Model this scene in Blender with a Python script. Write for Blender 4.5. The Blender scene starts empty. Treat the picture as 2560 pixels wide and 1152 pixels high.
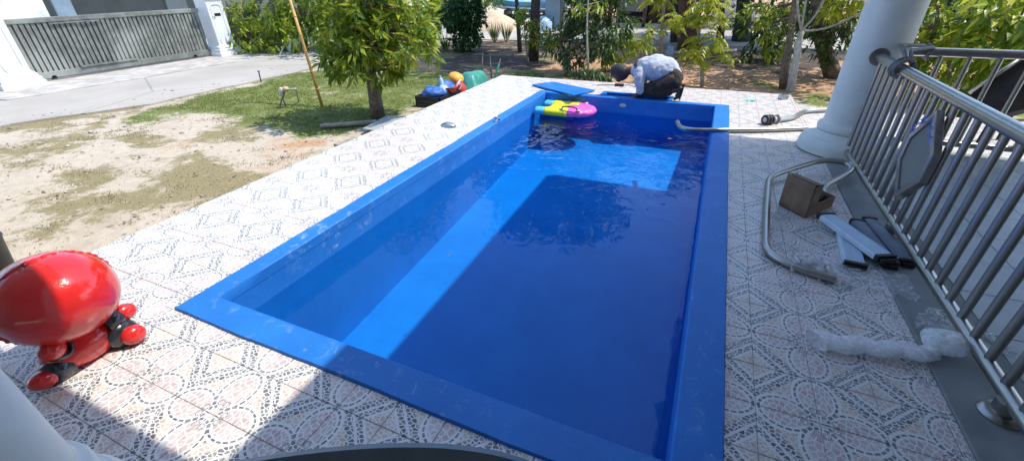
import bpy, bmesh, math, random
import numpy as np
from mathutils import Vector, Matrix
random.seed(7); RNG = np.random.default_rng(11)
sc = bpy.context.scene
COL = sc.collection

# ------------------------------------------------------------------ camera
CAM_H = 1.6
FPX = 1069.0                        # focal length in photo pixels (photo 2560 x 1152)
RM = np.array([[0.9148754, 0.19125457, -0.35556251],
               [0.40344088, -0.46675459, 0.7870042],
               [-0.01544228, -0.86345923, -0.50418221]])   # rows: world x, y, z seen in camera axes
cam_d = bpy.data.cameras.new('camera'); cam = bpy.data.objects.new('camera', cam_d); COL.objects.link(cam)
cam_d.sensor_width = 36.0; cam_d.lens = FPX / 2560 * 36.0; cam_d.clip_start = 0.05; cam_d.clip_end = 600
rt, dn, fw = RM[:, 0], RM[:, 1], RM[:, 2]
cam.matrix_world = Matrix(((rt[0], -dn[0], -fw[0], 0), (rt[1], -dn[1], -fw[1], 0), (rt[2], -dn[2], -fw[2], CAM_H), (0, 0, 0, 1)))
sc.camera = cam

# ------------------------------------------------------------------ sky, sun, exposure
SUN_EL = math.radians(60); SUN_AZ = math.radians(60)          # azimuth from +y towards +x
world = bpy.data.worlds.new('World'); sc.world = world; world.use_nodes = True
wn = world.node_tree; bg = wn.nodes['Background']
sky = wn.nodes.new('ShaderNodeTexSky'); sky.sky_type = 'NISHITA'; sky.sun_disc = False
sky.sun_elevation = SUN_EL; sky.sun_rotation = SUN_AZ; sky.air_density = 1.0; sky.dust_density = 0.6; sky.ozone_density = 2.0
wn.links.new(sky.outputs[0], bg.inputs[0]); bg.inputs[1].default_value = 0.15
sd = bpy.data.lights.new('sun', 'SUN'); sd.energy = 2.1; sd.angle = math.radians(0.6); sd.color = (1.0, 0.94, 0.83)
so = bpy.data.objects.new('sun', sd); COL.objects.link(so)
SUNV = Vector((math.sin(SUN_AZ) * math.cos(SUN_EL), math.cos(SUN_AZ) * math.cos(SUN_EL), math.sin(SUN_EL)))
so.rotation_euler = (-SUNV).to_track_quat('-Z', 'Y').to_euler(); so.location = (4, 2, 12)
sc.view_settings.view_transform = 'Standard'; sc.view_settings.look = 'None'
sc.view_settings.exposure = 1.30; sc.view_settings.gamma = 1.0; sc.view_settings.use_curve_mapping = False
sc.render.engine = 'CYCLES'
sc.cycles.max_bounces = 8; sc.cycles.transparent_max_bounces = 16

# ------------------------------------------------------------------ survey helpers: where a ray of the photo meets the ground or a wall plane
def ray(px, py): return RM @ np.array([(px - 1280) / FPX, (py - 576) / FPX, 1.0])
def G(px, py, z=0.0):
    d = ray(px, py); t = (z - CAM_H) / d[2]; return Vector((d[0] * t, d[1] * t, z))
def PY(px, py, Y):
    d = ray(px, py); t = Y / d[1]; return Vector((d[0] * t, Y, CAM_H + d[2] * t))
def PX(px, py, X):
    d = ray(px, py); t = X / d[0]; return Vector((X, d[1] * t, CAM_H + d[2] * t))
def proj(p):
    c = RM.T @ (np.array(p) - np.array([0, 0, CAM_H])); return c[0] / c[2] * FPX + 1280, c[1] / c[2] * FPX + 576

# ------------------------------------------------------------------ object helpers
def tag(o, label=None, cat=None, group=None, kind=None):
    if label: o['label'] = label
    if cat: o['category'] = cat
    if group: o['group'] = group
    if kind: o['kind'] = kind
    return o
def thing(name, loc, label, cat, group=None):
    e = bpy.data.objects.new(name, None); COL.objects.link(e); e.location = loc; e.empty_display_size = 0.1
    return tag(e, label, cat, group)
def wloc(o):
    v = Vector((0, 0, 0))
    while o is not None: v += o.location; o = o.parent
    return v
class MB:
    def __init__(s): s.v = []; s.f = []; s.m = []
    def add(s, vs, fs, mi=0):
        n = len(s.v); s.v += [tuple(v) for v in vs]; s.f += [tuple(i + n for i in f) for f in fs]; s.m += [mi] * len(fs); return s
    def box(s, c, size, rz=0.0, rot=None, mi=0):
        hx, hy, hz = size[0] / 2, size[1] / 2, size[2] / 2
        M = rot if rot is not None else Matrix.Rotation(rz, 3, 'Z'); c = Vector(c)
        vs = [c + M @ Vector((x, y, z)) for z in (-hz, hz) for x, y in ((-hx, -hy), (hx, -hy), (hx, hy), (-hx, hy))]
        return s.add(vs, [(3, 2, 1, 0), (4, 5, 6, 7), (0, 1, 5, 4), (1, 2, 6, 5), (2, 3, 7, 6), (3, 0, 4, 7)], mi)
    def bx(s, x0, x1, y0, y1, z0, z1, mi=0):
        return s.box(((x0 + x1) / 2, (y0 + y1) / 2, (z0 + z1) / 2), (x1 - x0, y1 - y0, z1 - z0), mi=mi)
    def prism(s, pts, z0, z1, mi=0):
        n = len(pts); vs = [(p[0], p[1], z0) for p in pts] + [(p[0], p[1], z1) for p in pts]
        return s.add(vs, [tuple(range(n))[::-1], tuple(range(n, 2 * n))] + [(i, (i + 1) % n, n + (i + 1) % n, n + i) for i in range(n)], mi)
    def tube(s, pts, r, seg=10, caps=True, mi=0, squash=1.0):
        pts = [Vector(p) for p in pts]; n = len(pts); rs = r if isinstance(r, (list, tuple)) else [r] * n
        t0 = (pts[1] - pts[0]).normalized(); up = Vector((0, 0, 1)) if abs(t0.z) < .9 else Vector((1, 0, 0))
        u = t0.cross(up).normalized(); vs = []
        for i in range(n):
            t = (pts[min(i + 1, n - 1)] - pts[max(i - 1, 0)]).normalized()
            u = (u - t * u.dot(t)).normalized(); w = t.cross(u)
            for k in range(seg):
                a = 2 * math.pi * k / seg; vs.append(pts[i] + (u * math.cos(a) + w * math.sin(a) * squash) * rs[i])
        fs = [(i * seg + k, i * seg + (k + 1) % seg, (i + 1) * seg + (k + 1) % seg, (i + 1) * seg + k) for i in range(n - 1) for k in range(seg)]
        if caps: fs += [tuple(range(seg))[::-1], tuple(range((n - 1) * seg, n * seg))]
        return s.add(vs, fs, mi)
    def lathe(s, prof, c, seg=32, mi=0, sx=1.0, sy=1.0):
        c = Vector(c); n = len(prof); vs = []
        for r, z in prof:
            for k in range(seg):
                a = 2 * math.pi * k / seg; vs.append(c + Vector((r * sx * math.cos(a), r * sy * math.sin(a), z)))
        fs = [(i * seg + k, i * seg + (k + 1) % seg, (i + 1) * seg + (k + 1) % seg, (i + 1) * seg + k) for i in range(n - 1) for k in range(seg)]
        fs += [tuple(range(seg))[::-1], tuple(range((n - 1) * seg, n * seg))]
        return s.add(vs, fs, mi)
    def ball(s, c, r, seg=16, rings=10, mi=0, rot=None):
        c = Vector(c); r = Vector(r) if hasattr(r, '__len__') else Vector((r, r, r)); vs = []; M = rot or Matrix.Identity(3)
        for i in range(rings + 1):
            th = math.pi * i / rings
            for k in range(seg):
                a = 2 * math.pi * k / seg
                vs.append(c + M @ Vector((r.x * math.sin(th) * math.cos(a), r.y * math.sin(th) * math.sin(a), r.z * math.cos(th))))
        fs = [(i * seg + k, (i + 1) * seg + k, (i + 1) * seg + (k + 1) % seg, i * seg + (k + 1) % seg) for i in range(rings) for k in range(seg)]
        return s.add(vs, fs, mi)
    def build(s, name, mat, parent=None, smooth=False, bevel=0.0, subsurf=0, auto=None):
        off = wloc(parent) if parent else Vector((0, 0, 0))
        me = bpy.data.meshes.new(name); me.from_pydata([Vector(v) - off for v in s.v], [], s.f)
        mats = mat if isinstance(mat, (list, tuple)) else [mat]
        for m in mats: me.materials.append(m)
        if len(mats) > 1: me.polygons.foreach_set('material_index', s.m)
        bm = bmesh.new(); bm.from_mesh(me); bmesh.ops.remove_doubles(bm, verts=bm.verts, dist=1e-5)
        bmesh.ops.recalc_face_normals(bm, faces=bm.faces); bm.to_mesh(me); bm.free()
        if smooth: me.shade_smooth()
        o = bpy.data.objects.new(name, me); COL.objects.link(o)
        if parent: o.parent = parent
        if bevel:
            b = o.modifiers.new('b', 'BEVEL'); b.width = bevel; b.segments = 2; b.limit_method = 'ANGLE'; b.angle_limit = math.radians(40)
        if subsurf:
            b = o.modifiers.new('s', 'SUBSURF'); b.levels = subsurf; b.render_levels = subsurf
        if auto and smooth: me.set_sharp_from_angle(angle=math.radians(auto))
        return o
def raw_mesh(name, verts, faces, mat, parent=None, smooth=False):
    """fast path: numpy verts, constant-size faces"""
    verts = np.asarray(verts, dtype=np.float32); faces = np.asarray(faces, dtype=np.int32)
    if parent is not None: verts = verts - np.array(wloc(parent), dtype=np.float32)
    me = bpy.data.meshes.new(name); k = faces.shape[1]
    me.vertices.add(len(verts)); me.vertices.foreach_set('co', verts.ravel())
    me.loops.add(faces.size); me.loops.foreach_set('vertex_index', faces.ravel())
    me.polygons.add(len(faces)); me.polygons.foreach_set('loop_start', np.arange(0, faces.size, k, dtype=np.int32))
    me.update(calc_edges=True); me.validate()
    me.materials.append(mat)
    if smooth: me.shade_smooth()
    o = bpy.data.objects.new(name, me); COL.objects.link(o)
    if parent is not None: o.parent = parent
    return o
def bez(p0, p1, p2, n=8):
    p0, p1, p2 = Vector(p0), Vector(p1), Vector(p2)
    return [(1 - t) ** 2 * p0 + 2 * t * (1 - t) * p1 + t * t * p2 for t in [i / n for i in range(n + 1)]]
def smooth_path(pts, r=0.1, n=6):
    """polyline with rounded corners"""
    pts = [Vector(p) for p in pts]; out = [pts[0]]
    for i in range(1, len(pts) - 1):
        a = pts[i - 1] - pts[i]; b = pts[i + 1] - pts[i]; ra = min(r, a.length * .48); rb = min(r, b.length * .48)
        out += bez(pts[i] + a.normalized() * ra, pts[i], pts[i] + b.normalized() * rb, n)
    return out + [pts[-1]]
# value noise for terrain and scatter
_T = RNG.random((256, 256))
def vnoise(x, y):
    x = np.asarray(x, float); y = np.asarray(y, float); xi = np.floor(x).astype(int); yi = np.floor(y).astype(int); fx = x - xi; fy = y - yi
    fx = fx * fx * (3 - 2 * fx); fy = fy * fy * (3 - 2 * fy); g = lambda i, j: _T[i & 255, j & 255]
    return (g(xi, yi) * (1 - fx) + g(xi + 1, yi) * fx) * (1 - fy) + (g(xi, yi + 1) * (1 - fx) + g(xi + 1, yi + 1) * fx) * fy
def fbm(x, y, o=4):
    s = 0; a = .5
    for i in range(o): s = s + a * vnoise(x * 2 ** i + 17 * i, y * 2 ** i + 5 * i); a *= .5
    return s / (1 - .5 ** o)
# ------------------------------------------------------------------ materials
class NT:
    def __init__(s, name):
        s.m = bpy.data.materials.new(name); s.m.use_nodes = True; s.t = s.m.node_tree; s.n = s.t.nodes; s.l = s.t.links
        s.b = s.n['Principled BSDF']; s.out = s.n['Material Output']
    def new(s, typ, **kw):
        n = s.n.new(typ)
        for k, v in kw.items(): setattr(n, k, v)
        return n
    def set(s, sock, v):
        if isinstance(v, bpy.types.NodeSocket): s.l.new(v, sock)
        elif isinstance(v, (tuple, list)) and len(v) == 3 and sock.type == 'RGBA': sock.default_value = (*v, 1)
        else: sock.default_value = v
    def M(s, op, a, b=None, c=None, clamp=False):
        n = s.new('ShaderNodeMath', operation=op, use_clamp=clamp); s.set(n.inputs[0], a)
        if b is not None: s.set(n.inputs[1], b)
        if c is not None: s.set(n.inputs[2], c)
        return n.outputs[0]
    def mix(s, f, a, b):
        n = s.new('ShaderNodeMix', data_type='RGBA'); s.set(n.inputs[0], f); s.set(n.inputs[6], a); s.set(n.inputs[7], b); return n.outputs[2]
    def noise(s, scale, vec=None, detail=4, rough=.55, dist=0.0):
        n = s.new('ShaderNodeTexNoise'); n.inputs['Scale'].default_value = scale; n.inputs['Detail'].default_value = detail
        n.inputs['Roughness'].default_value = rough; n.inputs['Distortion'].default_value = dist
        s.l.new(vec if vec is not None else s.pos(), n.inputs['Vector']); return n.outputs['Fac']
    def pos(s):
        if not hasattr(s, '_p'): s._p = s.new('ShaderNodeNewGeometry').outputs['Position']
        return s._p
    def obj(s):
        if not hasattr(s, '_o'): s._o = s.new('ShaderNodeTexCoord').outputs['Object']
        return s._o
    def ramp(s, f, lo, hi):
        n = s.new('ShaderNodeMapRange'); n.interpolation_type = 'SMOOTHSTEP'; s.set(n.inputs[0], f); n.inputs[1].default_value = lo; n.inputs[2].default_value = hi; return n.outputs[0]
    def bump(s, h, strength=.3, dist=.01):
        n = s.new('ShaderNodeBump'); n.inputs['Strength'].default_value = strength; n.inputs['Distance'].default_value = dist; s.set(n.inputs['Height'], h)
        s.l.new(n.outputs[0], s.b.inputs['Normal']); return n.outputs[0]
    def P(s, **kw):
        for k, v in kw.items(): s.set(s.b.inputs[k.replace('_', ' ')], v)
        return s
def mat(name, c, rough=.6, metal=0.0, var=.25, scale=8.0, bump=.15, bscale=40.0, bdist=.004, spec=.5, dirt=None, coat=0.0, local=True):
    t = NT(name); v = t.obj() if local else t.pos()
    n1 = t.noise(scale, v, 5); c1 = tuple(x * (1 - var) for x in c); c2 = tuple(min(1, x * (1 + var)) for x in c)
    col = t.mix(t.ramp(n1, .3, .7), c1, c2)
    if dirt is not None: col = t.mix(t.ramp(t.noise(scale * .6, v, 6, .65), .55, .75), col, dirt)
    t.P(Base_Color=col, Roughness=t.M('MULTIPLY_ADD', t.noise(scale * 3, v, 3), .25, rough - .12), Metallic=metal, Coat_Weight=coat)
    t.b.inputs['Specular IOR Level'].default_value = spec
    if bump: t.bump(t.noise(bscale, v, 4), bump, bdist)
    return t.m

def make_tile_mat():
    t = NT('printed_mosaic_tile'); sep = t.new('ShaderNodeSeparateXYZ'); t.l.new(t.pos(), sep.inputs[0])
    px = t.M('DIVIDE', t.M('SUBTRACT', sep.outputs[0], TX0), TPX); py = t.M('DIVIDE', t.M('SUBTRACT', sep.outputs[1], TY0), TPY)
    qx = t.M('PINGPONG', px, 1.0); qy = t.M('PINGPONG', py, 1.0)
    a = t.M('MAXIMUM', qx, qy); b = t.M('MINIMUM', qx, qy)
    ex = t.M('DIVIDE', t.M('SUBTRACT', a, .54), .43); ey = t.M('DIVIDE', b, .34)
    r = t.M('SQRT', t.M('ADD', t.M('MULTIPLY', ex, ex), t.M('MULTIPLY', ey, ey)))
    D = t.M('ADD', t.M('SUBTRACT', 1.0, qx), t.M('SUBTRACT', 1.0, qy))
    cv = t.new('ShaderNodeCombineXYZ'); t.l.new(t.M('MODULO', t.M('ADD', px, 200.0), 2.0), cv.inputs[0]); t.l.new(t.M('MODULO', t.M('ADD', py, 200.0), 2.0), cv.inputs[1])
    def voro(sc_, sx, sy, feat='DISTANCE_TO_EDGE', out='Distance'):
        mp = t.new('ShaderNodeMapping'); mp.inputs['Scale'].default_value = (sx, sy, 1); mp.inputs['Rotation'].default_value = (0, 0, .5); t.l.new(cv.outputs[0], mp.inputs[0])
        n = t.new('ShaderNodeTexVoronoi', voronoi_dimensions='2D', feature=feat); n.inputs['Scale'].default_value = sc_; n.inputs['Randomness'].default_value = .85
        t.l.new(mp.outputs[0], n.inputs['Vector']); return n.outputs[out]
    small = voro(10.0, 1.0, 1.4); big = voro(8.0, 1.3, 1.0)
    rnd = voro(10.0, 1.0, 1.4, 'F1', 'Color'); rs = t.new('ShaderNodeSeparateColor'); t.l.new(rnd, rs.inputs[0])
    chip_s = t.ramp(small, .10, .13); chip_b = t.ramp(big, .09, .12)
    lt = lambda x, e: t.M('LESS_THAN', x, e); gt = lambda x, e: t.M('GREATER_THAN', x, e); mul = lambda *k: k[0] if len(k) == 1 else t.M('MULTIPLY', k[0], mul(*k[1:]))
    ang = t.M('ARCTAN2', ey, ex); dash = gt(t.M('SINE', t.M('MULTIPLY', ang, 20.0)), -.70)
    WH, DK, PK, OR, PALE = (.74, .72, .705), (.085, .095, .10), (.50, .32, .29), (.52, .30, .17), (.60, .52, .48)
    DK = t.mix(rs.outputs[0], (.10, .11, .125), (.30, .30, .29)); PK = t.mix(rs.outputs[1], (.50, .37, .355), (.62, .54, .53)); OR = t.mix(rs.outputs[2], (.54, .40, .30), (.64, .56, .48))
    outside = gt(r, 1.14)
    field = t.mix(t.M('MULTIPLY', gt(a, .80), lt(b, .52)), DK, DK)
    orange_zone = mul(outside, t.M('MAXIMUM', mul(lt(D, 1.16), gt(D, .84)), lt(D, .36)))
    col = t.mix(mul(outside, chip_s), WH, field)                                            # dark chips between the motifs
    col = t.mix(orange_zone, col, t.mix(chip_s, WH, OR))
    line = t.M('MAXIMUM', mul(gt(D, .35), lt(D, .42)), mul(gt(D, .57), lt(D, .64)))
    col = t.mix(mul(outside, line), col, WH)
    col = t.mix(lt(D, .13), col, PALE)
    col = t.mix(lt(r, 1.17), col, WH)
    col = t.mix(mul(lt(r, 1.02), gt(r, .91), dash), col, DK)                                # dashed outline of each petal
    col = t.mix(lt(r, .80), col, t.mix(chip_b, WH, PK))                                     # pink chips inside the petals
    col = t.mix(mul(lt(a, .22), gt(r, 1.03)), col, t.mix(chip_s, WH, PALE))
    curl = t.M('SUBTRACT', t.M('SQRT', t.M('ADD', t.M('POWER', t.M('SUBTRACT', a, .24), 2.0), t.M('POWER', t.M('SUBTRACT', b, .07), 2.0))), .055)
    col = t.mix(mul(lt(t.M('ABSOLUTE', curl), .016), gt(t.M('SINE', t.M('MULTIPLY', ang, 60.0)), -.3)), col, DK)
    dirt = t.ramp(t.noise(1.7, None, 6, .65), .50, .78); col = t.mix(t.M('MULTIPLY', dirt, .22), col, (.42, .38, .33))
    film = t.ramp(t.noise(9.0, None, 5, .6), .5, .75); col = t.mix(t.M('MULTIPLY', film, .10), col, (.6, .6, .6))
    t.P(Base_Color=col, Roughness=t.M('MULTIPLY_ADD', t.noise(14.0, None, 3), .22, .20)); t.b.inputs['Specular IOR Level'].default_value = .45
    t.bump(t.M('ADD', t.M('MULTIPLY', t.noise(60.0, None, 3), .5), t.noise(3.0, None, 2)), .12, .004)
    return t.m
TPX, TPY = 0.2388, 0.2432; TX0, TY0 = 0.690, 2.508       # tile pitch and one flower vertex

def make_blue():
    t = NT('blue_pool_paint'); n = t.noise(2.2, None, 6, .65); n2 = t.noise(11.0, None, 6, .7, .6); n3 = t.noise(45.0, None, 3)
    col = t.mix(t.ramp(n, .3, .7), (.009, .145, .50), (.016, .180, .58))
    sp = t.new('ShaderNodeSeparateXYZ'); t.l.new(t.pos(), sp.inputs[0]); dry = t.ramp(sp.outputs[2], -.225, -.17)      # lime residue stays above the waterline
    chalk = t.M('MULTIPLY', t.M('MULTIPLY', t.ramp(n2, .53, .80), t.ramp(t.noise(.9, None, 3), .40, .62)), dry)
    col = t.mix(t.M('MULTIPLY', chalk, .9), col, (.30, .45, .70))
    chip = t.M('MULTIPLY', t.ramp(t.noise(26.0, None, 4, .6), .70, .73), t.M('MULTIPLY', t.ramp(n2, .52, .60), dry)); col = t.mix(chip, col, (.55, .56, .55))
    t.P(Base_Color=col, Roughness=t.M('MULTIPLY_ADD', n3, .2, .38)); t.b.inputs['Specular IOR Level'].default_value = .4
    t.bump(t.M('ADD', n3, n2), .25, .004); return t.m
def make_water():
    t = NT('pool_water'); t.n.remove(t.b)
    g = t.new('ShaderNodeBsdfGlossy'); g.inputs['Roughness'].default_value = .015; tr = t.new('ShaderNodeBsdfTransparent'); tr.inputs[0].default_value = (.42, .95, 1.0, 1)
    fr = t.new('ShaderNodeFresnel'); fr.inputs[0].default_value = 1.33; mx = t.new('ShaderNodeMixShader')
    sep = t.new('ShaderNodeSeparateXYZ'); t.l.new(t.pos(), sep.inputs[0])
    ripple = t.ramp(sep.outputs[1], 3.0, 6.4)
    h = t.M('MULTIPLY', t.noise(3.2, None, 2, .5, 1.2), t.M('MULTIPLY_ADD', ripple, .9, .12))
    bp = t.new('ShaderNodeBump'); bp.inputs['Strength'].default_value = .55; bp.inputs['Distance'].default_value = .05; t.l.new(h, bp.inputs['Height'])
    for x in (g, fr): t.l.new(bp.outputs[0], x.inputs['Normal'])
    t.l.new(fr.outputs[0], mx.inputs[0]); t.l.new(tr.outputs[0], mx.inputs[1]); t.l.new(g.outputs[0], mx.inputs[2]); t.l.new(mx.outputs[0], t.out.inputs[0])
    return t.m
def make_leaf(name, dark, light, young, ymix=.25, rough=.38, trans=.32):
    t = NT(name); geo = t.new('ShaderNodeNewGeometry'); oi = t.new('ShaderNodeObjectInfo')
    rnd = t.M('FRACT', t.M('ADD', geo.outputs['Random Per Island'], oi.outputs['Random']))
    col = t.mix(rnd, dark, light); col = t.mix(t.ramp(rnd, 1 - ymix - .06, 1 - ymix + .1), col, young)
    col = t.mix(t.M('MULTIPLY', t.ramp(t.noise(1.3, None, 3), .45, .7), .5), col, light)
    t.P(Base_Color=col, Roughness=rough); t.b.inputs['Specular IOR Level'].default_value = .45
    tl = t.new('ShaderNodeBsdfTranslucent'); t.l.new(t.mix(.35, col, young), tl.inputs[0]); mx = t.new('ShaderNodeMixShader'); mx.inputs[0].default_value = trans
    t.l.new(t.b.outputs[0], mx.inputs[1]); t.l.new(tl.outputs[0], mx.inputs[2]); t.l.new(mx.outputs[0], t.out.inputs[0]); return t.m
def make_ground():
    t = NT('garden_soil'); at = t.new('ShaderNodeVertexColor', layer_name='cover'); s = t.new('ShaderNodeSeparateColor'); t.l.new(at.outputs[0], s.inputs[0])
    n1 = t.noise(2.0, None, 7, .65); n2 = t.noise(14.0, None, 6, .7); n3 = t.noise(70.0, None, 4, .7); n4 = t.noise(4.2, None, 5, .7, .8)
    sand = t.mix(t.ramp(n2, .3, .72), (.43, .37, .29), (.54, .475, .385)); sand = t.mix(t.M('MULTIPLY', t.ramp(n1, .5, .7), .5), sand, (.38, .31, .24))
    sand = t.mix(t.M('MULTIPLY', t.ramp(n3, .64, .8), .6), sand, (.34, .28, .21))
    dirt = t.mix(t.ramp(n2, .3, .7), (.36, .20, .11), (.52, .34, .22)); dirt = t.mix(t.ramp(n3, .60, .75), dirt, (.20, .13, .08))
    grass = t.mix(t.ramp(n2, .3, .7), (.115, .145, .04), (.20, .23, .075)); dry = t.mix(t.ramp(n3, .35, .7), (.20, .17, .085), (.33, .28, .17))
    def soft(v): return t.ramp(t.M('ADD', v, t.M('ADD', t.M('MULTIPLY', t.M('SUBTRACT', t.M('ADD', n2, n3), 1.0), .9), t.M('MULTIPLY', t.M('SUBTRACT', n4, .5), 1.1))), .42, .60)
    dirt = t.mix(soft(at.outputs[1]), dirt, t.mix(t.ramp(n3, .4, .65), (.055, .045, .04), (.15, .12, .095))); col = t.mix(soft(t.M('MAXIMUM', s.outputs[2], at.outputs[1])), sand, dirt); col = t.mix(soft(s.outputs[1]), col, dry); col = t.mix(soft(s.outputs[0]), col, grass)
    t.P(Base_Color=col, Roughness=.95); t.b.inputs['Specular IOR Level'].default_value = .15
    t.bump(t.M('ADD', t.M('MULTIPLY', n3, .5), t.M('MULTIPLY', n2, 1.5)), .45, .02); return t.m
def make_road():
    t = NT('road_concrete'); n1 = t.noise(.7, None, 6, .6); n2 = t.noise(9.0, None, 6, .7); n3 = t.noise(120.0, None, 3)
    col = t.mix(t.ramp(n1, .3, .7), (.35, .325, .285), (.43, .40, .355)); col = t.mix(t.ramp(n2, .58, .78), col, (.30, .28, .25)); col = t.mix(t.ramp(n3, .6, .75), col, (.52, .5, .46))
    v = t.new('ShaderNodeTexVoronoi', feature='DISTANCE_TO_EDGE'); v.inputs['Scale'].default_value = .32; t.l.new(t.pos(), v.inputs[0])
    col = t.mix(t.M('MULTIPLY', t.M('LESS_THAN', t.M('ADD', v.outputs[0], t.M('MULTIPLY', n2, .02)), .016), .45), col, (.16, .15, .13))
    t.P(Base_Color=col, Roughness=.9); t.bump(t.M('ADD', n3, n2), .3, .006); return t.m
def make_metal():
    t = NT('stainless_steel'); n = t.noise(7.0, t.obj(), 4); t.P(Base_Color=t.mix(n, (.33, .32, .30), (.45, .44, .41)), Metallic=1.0, Roughness=t.M('MULTIPLY_ADD', t.noise(25.0, t.obj(), 3), .18, .24))
    t.bump(t.noise(90.0, t.obj(), 2), .05, .002); return t.m
def make_film(name, c, alpha=.35, rough=.25):
    t = NT(name); tr = t.new('ShaderNodeBsdfTransparent'); mx = t.new('ShaderNodeMixShader'); n = t.noise(38.0, None, 4, .7)
    v = t.new('ShaderNodeTexVoronoi'); v.inputs['Scale'].default_value = 70.0; t.l.new(t.pos(), v.inputs[0])
    t.P(Base_Color=c, Roughness=rough); t.bump(t.M('ADD', v.outputs[0], t.noise(25.0, None, 3, .6)), .4, .006)
    t.l.new(t.M('MULTIPLY_ADD', t.ramp(n, .35, .7), .35, alpha), mx.inputs[0]); t.l.new(tr.outputs[0], mx.inputs[1]); t.l.new(t.b.outputs[0], mx.inputs[2]); t.l.new(mx.outputs[0], t.out.inputs[0]); return t.m
def make_gate():
    t = NT('weathered_gate_paint'); n = t.noise(6.0, None, 5, .6); n2 = t.noise(.9, None, 4); col = t.mix(t.ramp(n, .35, .7), (.13, .14, .13), (.22, .235, .21))
    col = t.mix(t.M('MULTIPLY', t.ramp(n2, .45, .65), .8), col, (.33, .35, .32)); t.P(Base_Color=col, Roughness=.55); t.bump(t.noise(40.0), .2, .004); return t.m
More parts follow.
